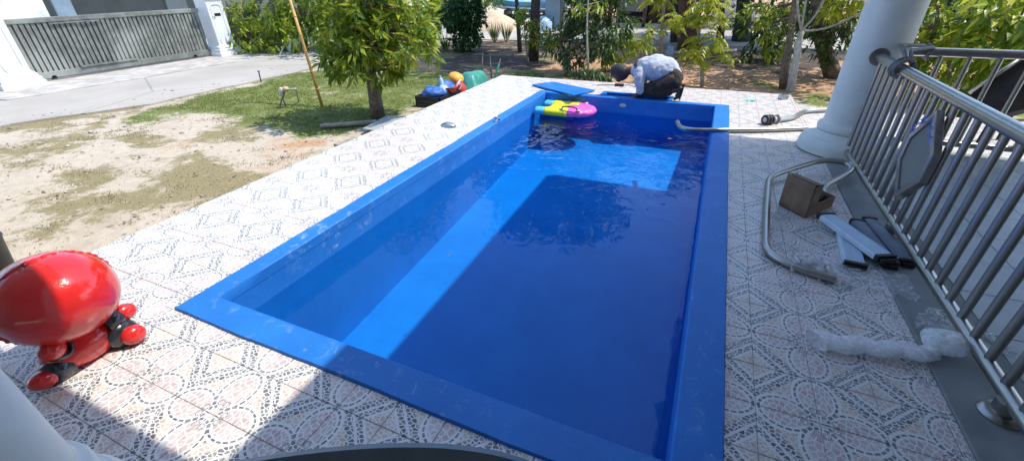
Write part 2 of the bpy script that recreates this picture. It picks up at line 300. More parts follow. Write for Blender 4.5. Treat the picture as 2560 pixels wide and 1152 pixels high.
M = dict(
    tile=make_tile_mat(), blue=make_blue(), water=make_water(), ground=make_ground(), road=make_road(), steel=make_metal(), gate=make_gate(),
    grout=mat('tile_grout', (.40, .39, .38), .9, var=.3, scale=20, local=False), slab=mat('cast_concrete', (.42, .40, .37), .9, var=.2, scale=4, local=False),
    porch=mat('grey_porch_tile', (.24, .265, .285), .35, var=.10, scale=3, bump=.05, local=False), strip=mat('grey_cement_strip', (.21, .225, .225), .75, var=.12, scale=5, local=False),
    column=mat('painted_column', (.66, .69, .66), .5, var=.06, scale=4, bump=.12, bscale=60, dirt=(.44, .46, .43)), white=mat('white_plaster', (.72, .73, .72), .6, var=.07, scale=3, bump=.25, bscale=25, dirt=(.50, .52, .52)),
    roofm=mat('ceiling_plaster', (.50, .52, .55), .8, var=.05), housew=mat('cream_wall', (.45, .47, .48), .8, var=.08, scale=2),
    cardboard=mat('brown_cardboard', (.22, .145, .095), .85, var=.15, scale=10), tread=mat('white_tread_plastic', (.50, .62, .74), .4, var=.08, scale=10), greytread=mat('brushed_grey_tread', (.22, .26, .33), .4, metal=.5, var=.2, scale=6),
    black=mat('black_plastic', (.018, .018, .02), .45, var=.3), red=mat('red_vinyl', (.62, .022, .02), .16, var=.10, scale=5, bump=.35, bscale=9, bdist=.02, coat=.5), darkv=mat('charcoal_vinyl', (.022, .024, .03), .22, var=.2, bump=.3, bscale=9, bdist=.02, coat=.4),
    cyan=mat('cyan_vinyl', (.10, .50, .78), .3, var=.06, bump=.2, bscale=14, bdist=.01), yellow=mat('yellow_vinyl', (.74, .72, .03), .3, var=.06, bump=.2, bscale=14, bdist=.01), pink=mat('pink_vinyl', (.80, .14, .50), .3, var=.06, bump=.2, bscale=14, bdist=.01), navy=mat('navy_vinyl', (.02, .05, .20), .35, var=.1),
    skin=mat('brown_skin', (.085, .045, .032), .5, var=.12, scale=20), shirt=mat('pale_shirt_cotton', (.47, .50, .57), .85, var=.05, scale=6, bump=.8, bscale=13, bdist=.02), trousers=mat('dark_trousers', (.034, .025, .020), .9, var=.3, scale=9, bump=.8, bscale=12, bdist=.02), hair=mat('greying_hair', (.035, .033, .034), .7, var=.6, scale=60, bump=.6, bscale=120),
    tarp=mat('green_tarpaulin', (.05, .30, .24), .4, var=.2, scale=5, bump=.6, bscale=9, bdist=.03), orange=mat('orange_plastic', (.80, .36, .04), .45, var=.12), redp=mat('red_plastic', (.62, .07, .05), .45, var=.15), bluebag=mat('blue_bag', (.03, .12, .42), .5, var=.4, scale=9, bump=.6, bscale=14, bdist=.03), paleblue=mat('pale_blue_plastic', (.35, .50, .68), .35, var=.15), greenp=mat('green_plastic_pole', (.03, .30, .20), .4, var=.1),
    bark=mat('grey_brown_bark', (.16, .125, .095), .9, var=.4, scale=14, bump=.9, bscale=30, bdist=.02, dirt=(.28, .25, .21)), darkbark=mat('dark_bark', (.055, .045, .040), .95, var=.4, scale=12, bump=.9, bscale=25, bdist=.03), palebark=mat('pale_bark', (.36, .32, .26), .85, var=.25, scale=14, bump=.5, bscale=40, bdist=.01), redbark=mat('reddish_bark', (.13, .062, .045), .95, var=.3, scale=10, bump=.9, bscale=22, bdist=.03),
    bamboo=mat('yellow_bamboo', (.56, .33, .10), .5, var=.2, scale=5, dirt=(.26, .22, .17)), pvc=mat('grey_white_pvc', (.50, .49, .46), .5, var=.15), brass=mat('tan_valve', (.50, .36, .20), .5, var=.2),
    wood=mat('grey_plank', (.30, .275, .24), .85, var=.25, scale=10), board=mat('grey_fibre_board', (.33, .36, .38), .7, var=.1), sandm=mat('builders_sand', (.62, .47, .32), .95, var=.12, scale=6, bump=.6, bscale=50, bdist=.02), rubble=mat('grey_rubble', (.26, .245, .23), .95, var=.35, scale=7, bump=.9, bscale=16, bdist=.06),
    boat=mat('blue_boat_paint', (.10, .30, .48), .35, var=.12, scale=3), boatw=mat('white_boat_paint', (.62, .68, .70), .4, var=.1), bluegrey=mat('blue_grey_sheet', (.20, .27, .33), .7, var=.12, scale=3), darkpanel=mat('dark_brown_sheet', (.020, .017, .016), .8, var=.2), rubber=mat('black_rubber', (.015, .015, .015), .8),
    chair=mat('dark_blue_grey_plastic', (.14, .18, .215), .4, var=.1), rope=mat('grey_rope', (.17, .18, .18), .8, var=.2, bump=.6, bscale=120), teal=mat('teal_scrap', (.14, .52, .46), .6), litter=mat('dry_leaf', (.22, .14, .08), .8, var=.4, local=False), hosem=mat('tan_hose', (.36, .26, .17), .6), glassy=mat('grey_metal_scrap', (.34, .38, .42), .25, metal=.6), lamp=mat('rust_frame', (.30, .10, .06), .7), carport=mat('dim_grey_wall', (.20, .21, .20), .8, var=.1, scale=2), screw=mat('dark_steel_screws', (.06, .055, .055), .4, metal=.8),
    film=make_film('clear_plastic_film', (.92, .94, .97), .12), bubble=make_film('bubble_wrap', (.93, .95, .98), .42, .35), bluefilm=make_film('blue_protective_film', (.05, .17, .52), .75, .3),
    L_mango=make_leaf('mango_leaf', (.07, .155, .018), (.20, .33, .035), (.46, .50, .05), .38, trans=.46), L_dark=make_leaf('dark_hedge_leaf', (.02, .065, .022), (.055, .13, .035), (.10, .20, .04), .12), L_bright=make_leaf('bright_shrub_leaf', (.12, .23, .02), (.27, .40, .035), (.50, .52, .05), .35, trans=.46), L_yellow=make_leaf('yellow_green_leaf', (.24, .32, .02), (.42, .48, .03), (.60, .58, .05), .3, trans=.5), L_mid=make_leaf('shrub_leaf', (.026, .066, .018), (.06, .13, .028), (.17, .25, .04), .15), L_far=make_leaf('far_leaf', (.06, .14, .02), (.15, .27, .04), (.28, .38, .05), .25), L_grass=make_leaf('grass_blade', (.10, .165, .028), (.19, .27, .045), (.34, .32, .11), .25, .6), L_drygrass=make_leaf('dry_grass_blade', (.17, .15, .06), (.28, .24, .11), (.36, .30, .17), .3, .7),
)
# ------------------------------------------------------------------ setting: ground, roads
GZ = -0.20
DX0, DX1, DY0, DY1 = -3.752, 1.204, -0.55, 7.96         # pool deck
PO = (-2.552, 0.326, 0.938, 6.894); PI_ = (-2.415, 0.140, 1.110, 6.775)   # outer / inner edge of the pool coping
PIT = (-1.56, -0.46, 6.894, 7.22)
EXT = (1.144, 6.2, 5.64, 7.28)                            # deck arm running on behind the column
PORCH = (1.204, 5.2, -2.4, 5.64)
def poly(*pp): return np.array([G(x, y, GZ)[:2] for x, y in pp])
def inside(P, x, y):
    c = np.zeros(x.shape, bool); n = len(P)
    for i in range(n):
        x0, y0 = P[i]; x1, y1 = P[(i + 1) % n]
        c ^= ((y0 > y) != (y1 > y)) & (x < (x1 - x0) * (y - y0) / (y1 - y0 + 1e-12) + x0)
    return c
LAWN = [poly((240, 335), (330, 305), (470, 290), (620, 305), (700, 335), (860, 362), (1010, 300), (1120, 235), (1150, 190), (960, 168), (770, 176), (560, 222), (400, 262), (270, 300)),
        poly((1190, 197), (1290, 178), (1480, 192), (1480, 202), (1240, 196)), poly((1850, 212), (1890, 200), (1965, 212), (1975, 232), (1860, 222)), poly((1965, 240), (2080, 232), (2120, 280), (1975, 275)),
        poly((560, 150), (700, 132), (800, 128), (800, 142), (640, 156)), poly((0, 600), (150, 590), (235, 622), (60, 680), (0, 690)), poly((590, 375), (690, 358), (735, 372), (650, 395)), poly((2260, 250), (2560, 232), (2700, 300), (2300, 300)), poly((430,535),(520,510),(560,500),(480,560))]
DRY = [poly((0, 325), (190, 320), (255, 350), (170, 400), (60, 440), (0, 455)), poly((0, 520), (200, 470), (330, 450), (480, 425), (650, 425), (560, 490), (380, 560), (200, 552), (60, 570), (0, 560)), poly((230, 345), (420, 300), (540, 300), (330, 330)), poly((400, 400), (480, 395), (500, 430), (400, 430)), poly((0, 590), (200, 580), (260, 610), (120, 640), (0, 640)), poly((330, 455), (430, 400), (560, 380), (600, 420), (480, 450)), poly((0, 465), (120, 440), (200, 450), (60, 500)), poly((180, 420), (330, 370), (400, 380), (280, 430))]
DIRT = [poly((620, 320), (730, 335), (860, 360), (800, 400), (640, 380)), poly((560, 420), (720, 400), (640, 470), (520, 500)), poly((1050, 215), (1100, 160), (1400, 150), (2110, 130), (2180, 260), (1990, 245), (1500, 200), (1250, 188)), poly((430,350),(520,345),(520,380),(420,385))]
def axis(lo, hi, step, far):
    a = np.arange(lo, hi + 1e-6, step); s = np.array([.5, 1.2, 2.5, 5, 10, 25, 60, far]); return np.concatenate([(lo - s)[::-1], a, hi + s])
gx = axis(-14.6, 6.4, .1, 160); gy = axis(-1.6, 15.0, .1, 220)
X, Y = np.meshgrid(gx, gy, indexing='ij')
def cover(X, Y):
    wx = X + (fbm(X * 1.6 + 9, Y * 1.6) - .5) * .9; wy = Y + (fbm(X * 1.6, Y * 1.6 + 31) - .5) * .9
    jit = [(0, 0), (.28, 0), (-.28, 0), (0, .28), (0, -.28), (.18, .2), (-.2, .18), (.2, -.2), (-.16, -.2)]
    near = lambda L: sum(np.clip(sum(inside(p, wx + a, wy + b).astype(float) for p in L), 0, 1) for a, b in jit) / len(jit)
    n = fbm(X * 2.4 + 3, Y * 2.4 + 40)
    halo = sum(np.clip(sum(inside(p, wx + a * 3.2, wy + b * 3.2).astype(float) for p in LAWN[:1]), 0, 1) for a, b in jit) / len(jit)
    return near(LAWN) * (.40 + .80 * n), np.maximum(np.maximum(near(DRY), halo * 1.15), (X < -3.6) * np.clip((fbm(X * 1.0 + 20, Y * 1.9 + 3) - .46) * 7, 0, .85)) * (.16 + .80 * n + .35 * fbm(X * 7, Y * 7)), np.maximum(near(DIRT), ((Y > 8.6) & (X > -7.5)) * .9) * (.5 + .6 * n)
LITTER = [poly((1080, 185), (1060, 125), (1180, 105), (1370, 100), (1380, 160), (1250, 178)), poly((1690, 150), (1740, 118), (2100, 95), (2130, 150), (1960, 185), (1800, 172))]
def litter(X, Y): return np.clip(sum(inside(p, X + (fbm(X * 2, Y * 2) - .5) * 1.2, Y + (fbm(X * 2 + 7, Y * 2) - .5) * 1.2).astype(float) for p in LITTER), 0, 1) * (.45 + .6 * fbm(X * 3 + 8, Y * 3))
cg, cd, cr = cover(X, Y); cl = litter(X, Y)
Z = GZ + (fbm(X * 1.1, Y * 1.1) - .5) * .05 + (fbm(X * 5, Y * 5) - .5) * .02
under = (X > DX0 + .12) & (X < DX1 - .12) & (Y < DY1 - .12) & (Y > -8) | (X > .5) & (X < 6) & (Y < 7.1)
Z[under] = -1.7
flat = (X < -8.7) | (Y > 13.6); Z[flat] = GZ - .02
nx, ny = X.shape; idx = np.arange(nx * ny).reshape(nx, ny)
F = np.stack([idx[:-1, :-1], idx[1:, :-1], idx[1:, 1:], idx[:-1, 1:]], -1).reshape(-1, 4)
ground = raw_mesh('ground', np.stack([X, Y, Z], -1).reshape(-1, 3), F, M['ground'], smooth=True); tag(ground, 'sandy garden ground with patches of grass and dirt', kind='structure')
ca = ground.data.color_attributes.new('cover', 'FLOAT_COLOR', 'POINT')
ca.data.foreach_set('color', np.stack([cg, cd, cr, cl], -1).reshape(-1).astype(np.float32))
def sheet(name, pts, z, m, label, th=.03):
    # outline subdivided and roughened so that its edge is not ruler-straight
    out = []; n = len(pts)
    for i in range(n):
        a = Vector(pts[i][:2]); b = Vector(pts[(i + 1) % n][:2]); k = max(1, int((b - a).length / .25))
        for j in range(k):
            p = a.lerp(b, j / k); w = .06 if k < 200 else 0; out.append((p.x + (float(vnoise(p.x * 3, p.y * 3)) - .5) * w * 2, p.y + (float(vnoise(p.x * 3 + 50, p.y * 3)) - .5) * w * 2))
    o = MB().prism(out, z - th, z).build(name, m); tag(o, label, kind='structure'); return o
sheet('road', [(-13.15, -9), (-10.0, -9), (-9.75, 2.8), (-9.05, 4.4), (-9.0, 8.2), (-9.3, 14.6), (-4.6, 14.9), (6, 14.9), (22, 15.5), (22, 20), (-13.1, 20)], GZ + .012, M['road'], 'pale concrete road running past the gate')
sheet('driveway_apron', [(-13.9, 3.2), (-11.9, 3.6), (-11.7, 9.2), (-13.0, 9.5), (-13.9, 9.4)], GZ + .030, M['slab'], 'rough concrete apron in front of the sliding gate')
MB().bx(-60, 60, 20.6, 20.9, GZ - .05, GZ + .12).build('far_kerb', M['slab'], bevel=.02); tag(bpy.data.objects['far_kerb'], 'low concrete kerb along the far road', kind='structure')
MB().bx(-3.8, 14, 14.62, 14.80, GZ - .05, GZ + .10).build('near_kerb', M['slab'], bevel=.02); tag(bpy.data.objects['near_kerb'], 'shaded kerb between garden and road', kind='structure')

# ------------------------------------------------------------------ deck slab and its tiles
def subtract(r, h):
    x0, x1, y0, y1 = r; a0, a1, b0, b1 = h
    if a0 >= x1 or a1 <= x0 or b0 >= y1 or b1 <= y0: return [r]
    o = []
    if b0 > y0: o.append((x0, x1, y0, b0)); y0 = b0
    if b1 < y1: o.append((x0, x1, b1, y1)); y1 = b1
    if a0 > x0: o.append((x0, a0, y0, y1))
    if a1 < x1: o.append((a1, x1, y0, y1))
    return o
dk = MB()
for r in [q for p in subtract((DX0, DX1, DY0, DY1), PO) for q in subtract(p, PIT)]: dk.bx(r[0], r[1], r[2], r[3], -.42, -.006)
dk.bx(DX1, EXT[1], EXT[2], EXT[3], -.42, -.006)
deck = dk.build('pool_deck', M['grout']); tag(deck, 'tiled deck around the pool', kind='structure')
rects = []
i0 = math.floor((DX0 - TX0) / TPX); i1 = math.ceil((EXT[1] - TX0) / TPX); j0 = math.floor((DY0 - TY0) / TPY); j1 = math.ceil((DY1 - TY0) / TPY)
for i in range(i0, i1):
    for j in range(j0, j1):
        cx0, cx1, cy0, cy1 = TX0 + i * TPX, TX0 + (i + 1) * TPX, TY0 + j * TPY, TY0 + (j + 1) * TPY
        for R_ in ((DX0, DX1, DY0, DY1), (DX1, EXT[1], EXT[2], EXT[3])):
            c = (max(cx0, R_[0]), min(cx1, R_[1]), max(cy0, R_[2]), min(cy1, R_[3]))
            if c[1] - c[0] < .015 or c[3] - c[2] < .015: continue
            for q in [b for a in subtract(c, PO) for b in subtract(a, PIT)]:
                if q[1] - q[0] < .012 or q[3] - q[2] < .012: continue
                pts = [proj((x, y, 0)) for x, y in ((q[0], q[2]), (q[1], q[2]), (q[1], q[3]), (q[0], q[3]))]
                front = min((RM.T @ np.array([x, y, -CAM_H]))[2] for x in q[:2] for y in q[2:]) > .2
                ar = abs(sum(pts[k][0] * pts[(k + 1) % 4][1] - pts[(k + 1) % 4][0] * pts[k][1] for k in range(4))) / 2 if front else 0
                vis = front and all(-150 < p[0] < 2710 and -50 < p[1] < 1330 for p in pts)
                rects.append((ar if vis else 0, q))
rects.sort(key=lambda t: -t[0])
GAP = .0011
def tile_mb(w, h, x=0, y=0, z0=-.008, z1=0.0):
    b = .0022; w2, h2 = w / 2 - GAP, h / 2 - GAP; mb = MB()
    lo = [(x - w2, y - h2, z0), (x + w2, y - h2, z0), (x + w2, y + h2, z0), (x - w2, y + h2, z0)]
    mid = [(p[0], p[1], z1 - b) for p in lo]; top = [(x - w2 + b, y - h2 + b, z1), (x + w2 - b, y - h2 + b, z1), (x + w2 - b, y + h2 - b, z1), (x - w2 + b, y + h2 - b, z1)]
    fs = [(8, 9, 10, 11)] + [(4 * k + i, 4 * k + (i + 1) % 4, 4 * k + 4 + (i + 1) % 4, 4 * k + 4 + i) for k in (0, 1) for i in range(4)]
    return mb.add(lo + mid + top, fs)
def tile_mesh(w, h, m):
    t_ = tile_mb(w, h); me = bpy.data.meshes.new('tile'); me.from_pydata(t_.v, [], t_.f); me.materials.append(m); return me
full = tile_mesh(TPX, TPY, M['tile']); rest = MB()
for k, (ar, q) in enumerate(rects):
    w, h = q[1] - q[0], q[3] - q[2]; cx, cy = (q[0] + q[1]) / 2, (q[2] + q[3]) / 2
    dz = (random.random() - .5) * .0016
    if k < 300 and ar > 0:
        me = full if abs(w - TPX) < 1e-4 and abs(h - TPY) < 1e-4 else tile_mesh(w, h, M['tile'])
        o = bpy.data.objects.new('tile', me); o.location = (cx, cy, dz); o.rotation_euler = ((random.random() - .5) * .004, (random.random() - .5) * .004, 0); COL.objects.link(o); o.parent = deck
    else: t_ = tile_mb(w, h, cx, cy, -.008, dz); rest.add(t_.v, t_.f)
tag(rest.build('far_tiles', M['tile'], deck), kind='stuff')

# ------------------------------------------------------------------ pool
pool = thing('swimming_pool', ((PO[0] + PO[1]) / 2, (PO[2] + PO[3]) / 2, -1.1), 'rectangular blue painted swimming pool sunk in the tiled deck', 'pool')
def coping(pts):                                   # slightly wavy hand-painted rim, proud of the tiles
    pts = [Vector((*p, 0)) for p in pts]; n = 36; V = []; Fc = []
    (a0, a1), (b0, b1) = (pts[0], pts[1]), (pts[3], pts[2])
    for i in range(n + 1):
        t_ = i / n; a = a0.lerp(a1, t_); b = b0.lerp(b1, t_); e = (b - a).normalized()
        wob = (float(fbm(a.x * 4 + 2, a.y * 4)) - .5) * .045 if 0 < i < n else 0; z = .016 + (float(vnoise(a.x * 3, a.y * 3)) - .5) * .004
        ins = b + e * 0.003
        V += [a + e * (-.004 + wob * .5), a + e * (.004 + wob * .5) + Vector((0, 0, z)), ins - e * .012 + Vector((0, 0, z)), ins - e * .001 + Vector((0, 0, z - .010)), ins + Vector((0, 0, -.06)), a + Vector((0, 0, -.06))]
        if i:
            q = (i - 1) * 6
            for k in range(6): Fc.append((q + k, q + (k + 1) % 6, q + 6 + (k + 1) % 6, q + 6 + k))
    V2 = len(V) - 6; Fc += [(5, 4, 3, 2, 1, 0), tuple(range(V2, V2 + 6))]
    return MB().add(V, Fc)
x0, x1, y0, y1 = PO; a0, a1, b0, b1 = PI_
for pts in ([(x0, y0), (x1, y0), (a1, b0), (a0, b0)], [(x1, y0), (x1, y1), (a1, b1), (a1, b0)], [(x1, y1), (x0, y1), (a0, b1), (a1, b1)], [(x0, y1), (x0, y0), (a0, b0), (a0, b1)]):
    coping(pts).build('coping', M['blue'], pool, smooth=True, auto=35)
def fz(y): return -1.016 + (y - 1.76) / (6.7 - 1.76) * .392            # the floor rises towards the far end
def wall(p, q, nrm):
    p, q = Vector((*p, 0)), Vector((*q, 0)); n = Vector((*nrm, 0)); zz = lambda v: fz(v.y)
    V = [p - n * .001, q - n * .001, q + Vector((0, 0, zz(q) - .1)), p + Vector((0, 0, zz(p) - .1))]; V = [Vector((v.x, v.y, min(v.z, -.01) if i < 2 else v.z)) for i, v in enumerate(V)]
    B = [v - n * .10 for v in V]; return MB().add(V + B, [(0, 1, 2, 3), (7, 6, 5, 4), (0, 4, 5, 1), (1, 5, 6, 2), (2, 6, 7, 3), (3, 7, 4, 0)])
for p, q, n in (((a0, b0), (a0, b1), (1, 0)), ((a1, b1), (a1, b0), (-1, 0)), ((a0 + .002, b1), (a1 - .002, b1), (0, -1)), ((a1 - .002, b0), (a0 + .002, b0), (0, 1))):
    wall(p, q, n).build('wall', M['blue'], pool)
MB().add([(a0 - .05, b0 - .05, fz(b0)), (a1 + .05, b0 - .05, fz(b0)), (a1 + .05, b1 + .05, fz(b1)), (a0 - .05, b1 + .05, fz(b1))] + [(a0 - .05, b0 - .05, -1.4), (a1 + .05, b0 - .05, -1.4), (a1 + .05, b1 + .05, -1.4), (a0 - .05, b1 + .05, -1.4)],
         [(0, 1, 2, 3), (7, 6, 5, 4), (0, 4, 5, 1), (1, 5, 6, 2), (2, 6, 7, 3), (3, 7, 4, 0)]).build('floor', M['blue'], pool)
inl = PY(1557, 264, PI_[3] - .004)
MB().ball(inl, (.055, .012, .03)).build('return_nozzle', M['pvc'], pool, smooth=True)
# open pump chamber behind the far rim
px0, px1, py0, py1 = PIT
pit = MB(); w = .075
for r in ((px0, px0 + w, py0 + .004, py1), (px1 - w, px1, py0 + .004, py1), (px0 + w, px1 - w, py1 - w, py1), (px0 + w, px1 - w, py0 + .004, py0 + .05)): pit.bx(r[0], r[1], r[2], r[3], -.42, .010)
pit.bx(px0, px1, py0, py1, -.46, -.42); pit.build('pump_chamber', M['blue'], pool, bevel=.006)
WZ = -0.215
nxw, nyw = 60, 120
wx = np.linspace(a0 + .0015, a1 - .0015, nxw); wy = np.linspace(b0 + .0015, b1 - .0015, nyw); WX, WY = np.meshgrid(wx, wy, indexing='ij')
d1 = np.hypot(WX + .9, WY - 6.1); d2 = np.hypot(WX + 1.3, WY - 4.6)
WZZ = WZ + .0016 * np.sin(d1 * 26) * np.exp(-d1 * 1.0) + .0010 * np.sin(d2 * 22) * np.exp(-d2 * 1.8) + (fbm(WX * 2, WY * 2) - .5) * .0012
idw = np.arange(nxw * nyw).reshape(nxw, nyw)
water = raw_mesh('water', np.stack([WX, WY, WZZ], -1).reshape(-1, 3), np.stack([idw[:-1, :-1], idw[1:, :-1], idw[1:, 1:], idw[:-1, 1:]], -1).reshape(-1, 4), M['water'], smooth=True)
tag(water, 'still water filling the blue pool', kind='structure')

# ------------------------------------------------------------------ porch: floor, roof, house walls
MB().bx(DX1, 1.545, PORCH[2], EXT[2], -.42, .012).build('porch_kerb', M['strip'], bevel=.006); tag(bpy.data.objects['porch_kerb'], 'plain grey cement strip under the railing', kind='structure')
pf = MB().bx(1.545, PORCH[1], PORCH[2], EXT[2], -.42, .004).build('porch_floor', M['grout']); tag(pf, 'grey tiled porch floor behind the railing', kind='structure')
pm = {}
PT = .40
for i in range(9):
    for j in range(20):
        xa, ya = 1.545 + i * PT, 5.64 - (j + 1) * PT
        if xa + PT > PORCH[1]: continue
        o = bpy.data.objects.new('tile', pm.setdefault('p', tile_mesh(PT, PT, M['porch']))); o.location = (xa + PT / 2, ya + PT / 2, .012 + random.random() * .001); COL.objects.link(o); o.parent = pf
RH = 3.146; SH = RH / math.tan(SUN_EL)
rx = -1.32 + SH * math.sin(SUN_AZ); ryf = 5.50 + SH * math.cos(SUN_AZ); ryn = .392 + SH * math.cos(SUN_AZ)
house = thing('house', (2.5, -2.6, 0), 'house whose porch roof shades the near and right side of the pool', 'house')
MB().prism([(-7, -6.5), (8, -6.5), (8, ryf), (rx, ryf), (rx, ryn), (-7, ryn)], RH, RH + .25).build('roof', M['roofm'], house)
MB().bx(-7, 5.2, -2.85, -2.62, 0, RH - .004).build('wall', M['housew'], house)
MB().bx(5.22, 5.45, -2.62, 3.2, 0, RH - .004).build('wall', M['housew'], house)
def column(x, y, r, rb, label, top=RH - .003):
    t_ = thing('porch_column', (x, y, 0), label, 'column', 'porch columns')
    sh = [(r * 1.0, .30), (r, .32)] + [(r * (1 - .10 * (k / 10) ** 1.5), .32 + (top - .32) * k / 10) for k in range(1, 11)]
    MB().lathe(sh, (x, y, 0), 48).build('shaft', M['column'], t_, smooth=True, auto=40)
    pr = [(rb, .0), (rb * 1.0, .055), (rb * .985, .085), (rb * .95, .115)]
    for k in range(9):
        t2 = k / 8; pr.append((rb * .90 + (r * 1.13 - rb * .90) * math.sin(t2 * math.pi / 2), .140 + .055 * (1 - math.cos(t2 * math.pi / 2))))
    for k in range(9):
        a = -math.pi / 2 + math.pi * k / 8; pr.append((r * 1.07 + r * .10 * math.cos(a), .235 + .035 * math.sin(a)))
    pr += [(r * 1.04, .275), (r * 1.003, .305)]
    MB().lathe(pr, (x, y, .012 if x > 0 else 0), 48).build('base', M['column'], t_, smooth=True, auto=40)
    return t_
column(1.40, 5.36, .235, .40, 'round pale column at the end of the railing by the deck')
column(-1.71, -.01, .20, .285, 'round pale column cut off by the lower left corner of the picture')
# ------------------------------------------------------------------ railings
RX = 1.37
def flange(mb, c, r=.062): mb.lathe([(r, 0), (r, .006), (r * .85, .018), (r * .62, .026)], c, 24)
rail = thing('railing', (RX, 3.2, .012), 'stainless steel railing with upright bars beside the pool deck', 'railing', 'porch railings')
MB().tube([(RX, 5.20, .95), (RX, .2, .95)], .038, 20).build('top_rail', M['steel'], rail, smooth=True, auto=40)
MB().tube([(RX, 5.10, .10), (RX, .2, .10)], .030, 16).build('bottom_rail', M['steel'], rail, smooth=True, auto=40)
bal_me = None
for k in range(30):
    y = 5.02 - .147 * k
    if 3.18 < y < 3.66 and False: continue
    if bal_me is None:
        o = MB().tube([(RX, y, .118), (RX, y, .925)], .0195, 14).build('baluster', M['steel'], rail, smooth=True, auto=40); bal_me = o.data; base_y = y
    else:
        o = bpy.data.objects.new('baluster', bal_me); COL.objects.link(o); o.parent = rail; o.location = (0, y - base_y, 0)
for y in (3.44, 1.86, .6):
    ft = MB().tube([(RX, y, .020), (RX, y, .090)], .042, 20).build('foot', M['steel'], rail, smooth=True, auto=40)
    fl = MB(); flange(fl, (RX, y, .0125), .075); fl.build('flange', M['steel'], ft, smooth=True, auto=30)
cf = MB().tube([(RX, 5.125, .95), (RX, 5.15, .95)], .075, 24).build('wall_flange', M['steel'], rail, smooth=True, auto=40)
ex = RX - .055
hexa = [(3.42, .885), (3.635, .67), (3.635, .49), (3.42, .285), (3.205, .49), (3.205, .67)]
em = MB()
for i in range(6):
    a, b = hexa[i], hexa[(i + 1) % 6]; cy, cz = 3.42, .585
    ins = lambda p, k: (cy + (p[0] - cy) * k, cz + (p[1] - cz) * k)
    q = [a, b, ins(b, .80), ins(a, .80)]
    em.add([(ex - .022, p[0], p[1]) for p in q] + [(ex + .022, p[0], p[1]) for p in q], [(0, 1, 2, 3), (7, 6, 5, 4), (0, 4, 5, 1), (1, 5, 6, 2), (2, 6, 7, 3), (3, 7, 4, 0)])
emb = em.build('diamond_frame', M['steel'], rail, bevel=.004)
pn = [(3.42 + (p[0] - 3.42) * .815, .585 + (p[1] - .585) * .815) for p in hexa]
MB().add([(ex - .010, *p) for p in pn] + [(ex + .010, *p) for p in pn], [(5, 4, 3, 2, 1, 0), (6, 7, 8, 9, 10, 11)] + [(i, (i + 1) % 6, 6 + (i + 1) % 6, 6 + i) for i in range(6)]).build('panel', M['carport'], emb)
for i in (5, 0):
    fm = MB(); a, b = hexa[i], hexa[(i + 1) % 6]; n = 10; V = []
    for k in range(n + 1):
        t_ = .15 + .62 * k / n if i == 0 else .25 + .6 * k / n; y = a[0] + (b[0] - a[0]) * t_; z = a[1] + (b[1] - a[1]) * t_
        for s in (0, .07): V.append((ex - .026 - .022 * random.random(), y + (3.42 - y) * s * 1.6, z + (.585 - z) * s * 1.6 + random.uniform(-.004, .004)))
    fm.add(V, [(2 * k, 2 * k + 2, 2 * k + 3, 2 * k + 1) for k in range(n)])
    tag(fm.build('protective_film', M['bluefilm'], emb), 'torn blue protective film on the diamond frame')

FY = 5.56; fzt = PY(2400, 133, FY).z; fzb = max(.09, PY(2450, 366, FY).z)
fr_ = thing('railing', (3.2, FY, .012), 'far stainless steel railing running right from the column', 'railing', 'porch railings')
MB().tube([(1.62, FY, fzt), (5.0, FY, fzt)], .040, 18).build('top_rail', M['steel'], fr_, smooth=True, auto=40)
MB().tube([(1.70, FY, fzb), (5.0, FY, fzb)], .030, 14).build('bottom_rail', M['steel'], fr_, smooth=True, auto=40)
bm2 = None
for k in range(15):
    x = 1.95 + .215 * k
    if bm2 is None: o = MB().tube([(x, FY, fzb + .02), (x, FY, fzt - .03)], .020, 12).build('baluster', M['steel'], fr_, smooth=True, auto=40); bm2 = o.data
    else: o = bpy.data.objects.new('baluster', bm2); COL.objects.link(o); o.parent = fr_; o.location = (x - 1.95, 0, 0)
for x in (1.85, 3.6): ft = MB().tube([(x, FY, .020), (x, FY, fzb)], .040, 16).build('foot', M['steel'], fr_, smooth=True, auto=40); fl = MB(); flange(fl, (x, FY, .0125), .07); fl.build('flange', M['steel'], ft, smooth=True)
# rope tied round the rail ends at the column
kc = PX(2262, 158, RX); rp = thing('tied_rope', (kc.x, kc.y, kc.z), 'grey rope knotted round the top rails beside the column', 'rope')
for s, (dy, dz, rad) in enumerate(((0, 0, .066), (.045, .004, .068), (-.05, .01, .064))):
    rm = MB(); rm.tube([(RX + rad * math.cos(a) * 1.0, kc.y + dy + .02 * math.sin(2 * a), .95 + dz + rad * math.sin(a)) for a in np.linspace(0, 2 * math.pi * .98, 18)], .013, 8); rm.build('loop', M['rope'], rp, smooth=True)
q2 = Vector((1.78, FY, fzt))
MB().tube(smooth_path([Vector((RX, kc.y, 1.015)), Vector((1.48, 5.05, 1.06)), q2 + Vector((0, -.05, .06)), q2 + Vector((.05, .0, .01))], .1), .016, 10).build('strand', M['rope'], rp, smooth=True)
MB().tube(smooth_path([Vector((RX + .02, kc.y - .06, 1.01)), Vector((1.52, 4.95, 1.035)), q2 + Vector((.08, -.04, .05)), q2 + Vector((.10, .03, -.03))], .1), .014, 10).build('strand', M['rope'], rp, smooth=True)
lp = MB(); lp.tube([(q2.x + .06 + .012 * math.sin(3 * a), FY + .062 * math.cos(a), fzt + .062 * math.sin(a)) for a in np.linspace(0, 6.2, 18)], .015, 8); lp.build('loop', M['rope'], rp, smooth=True)

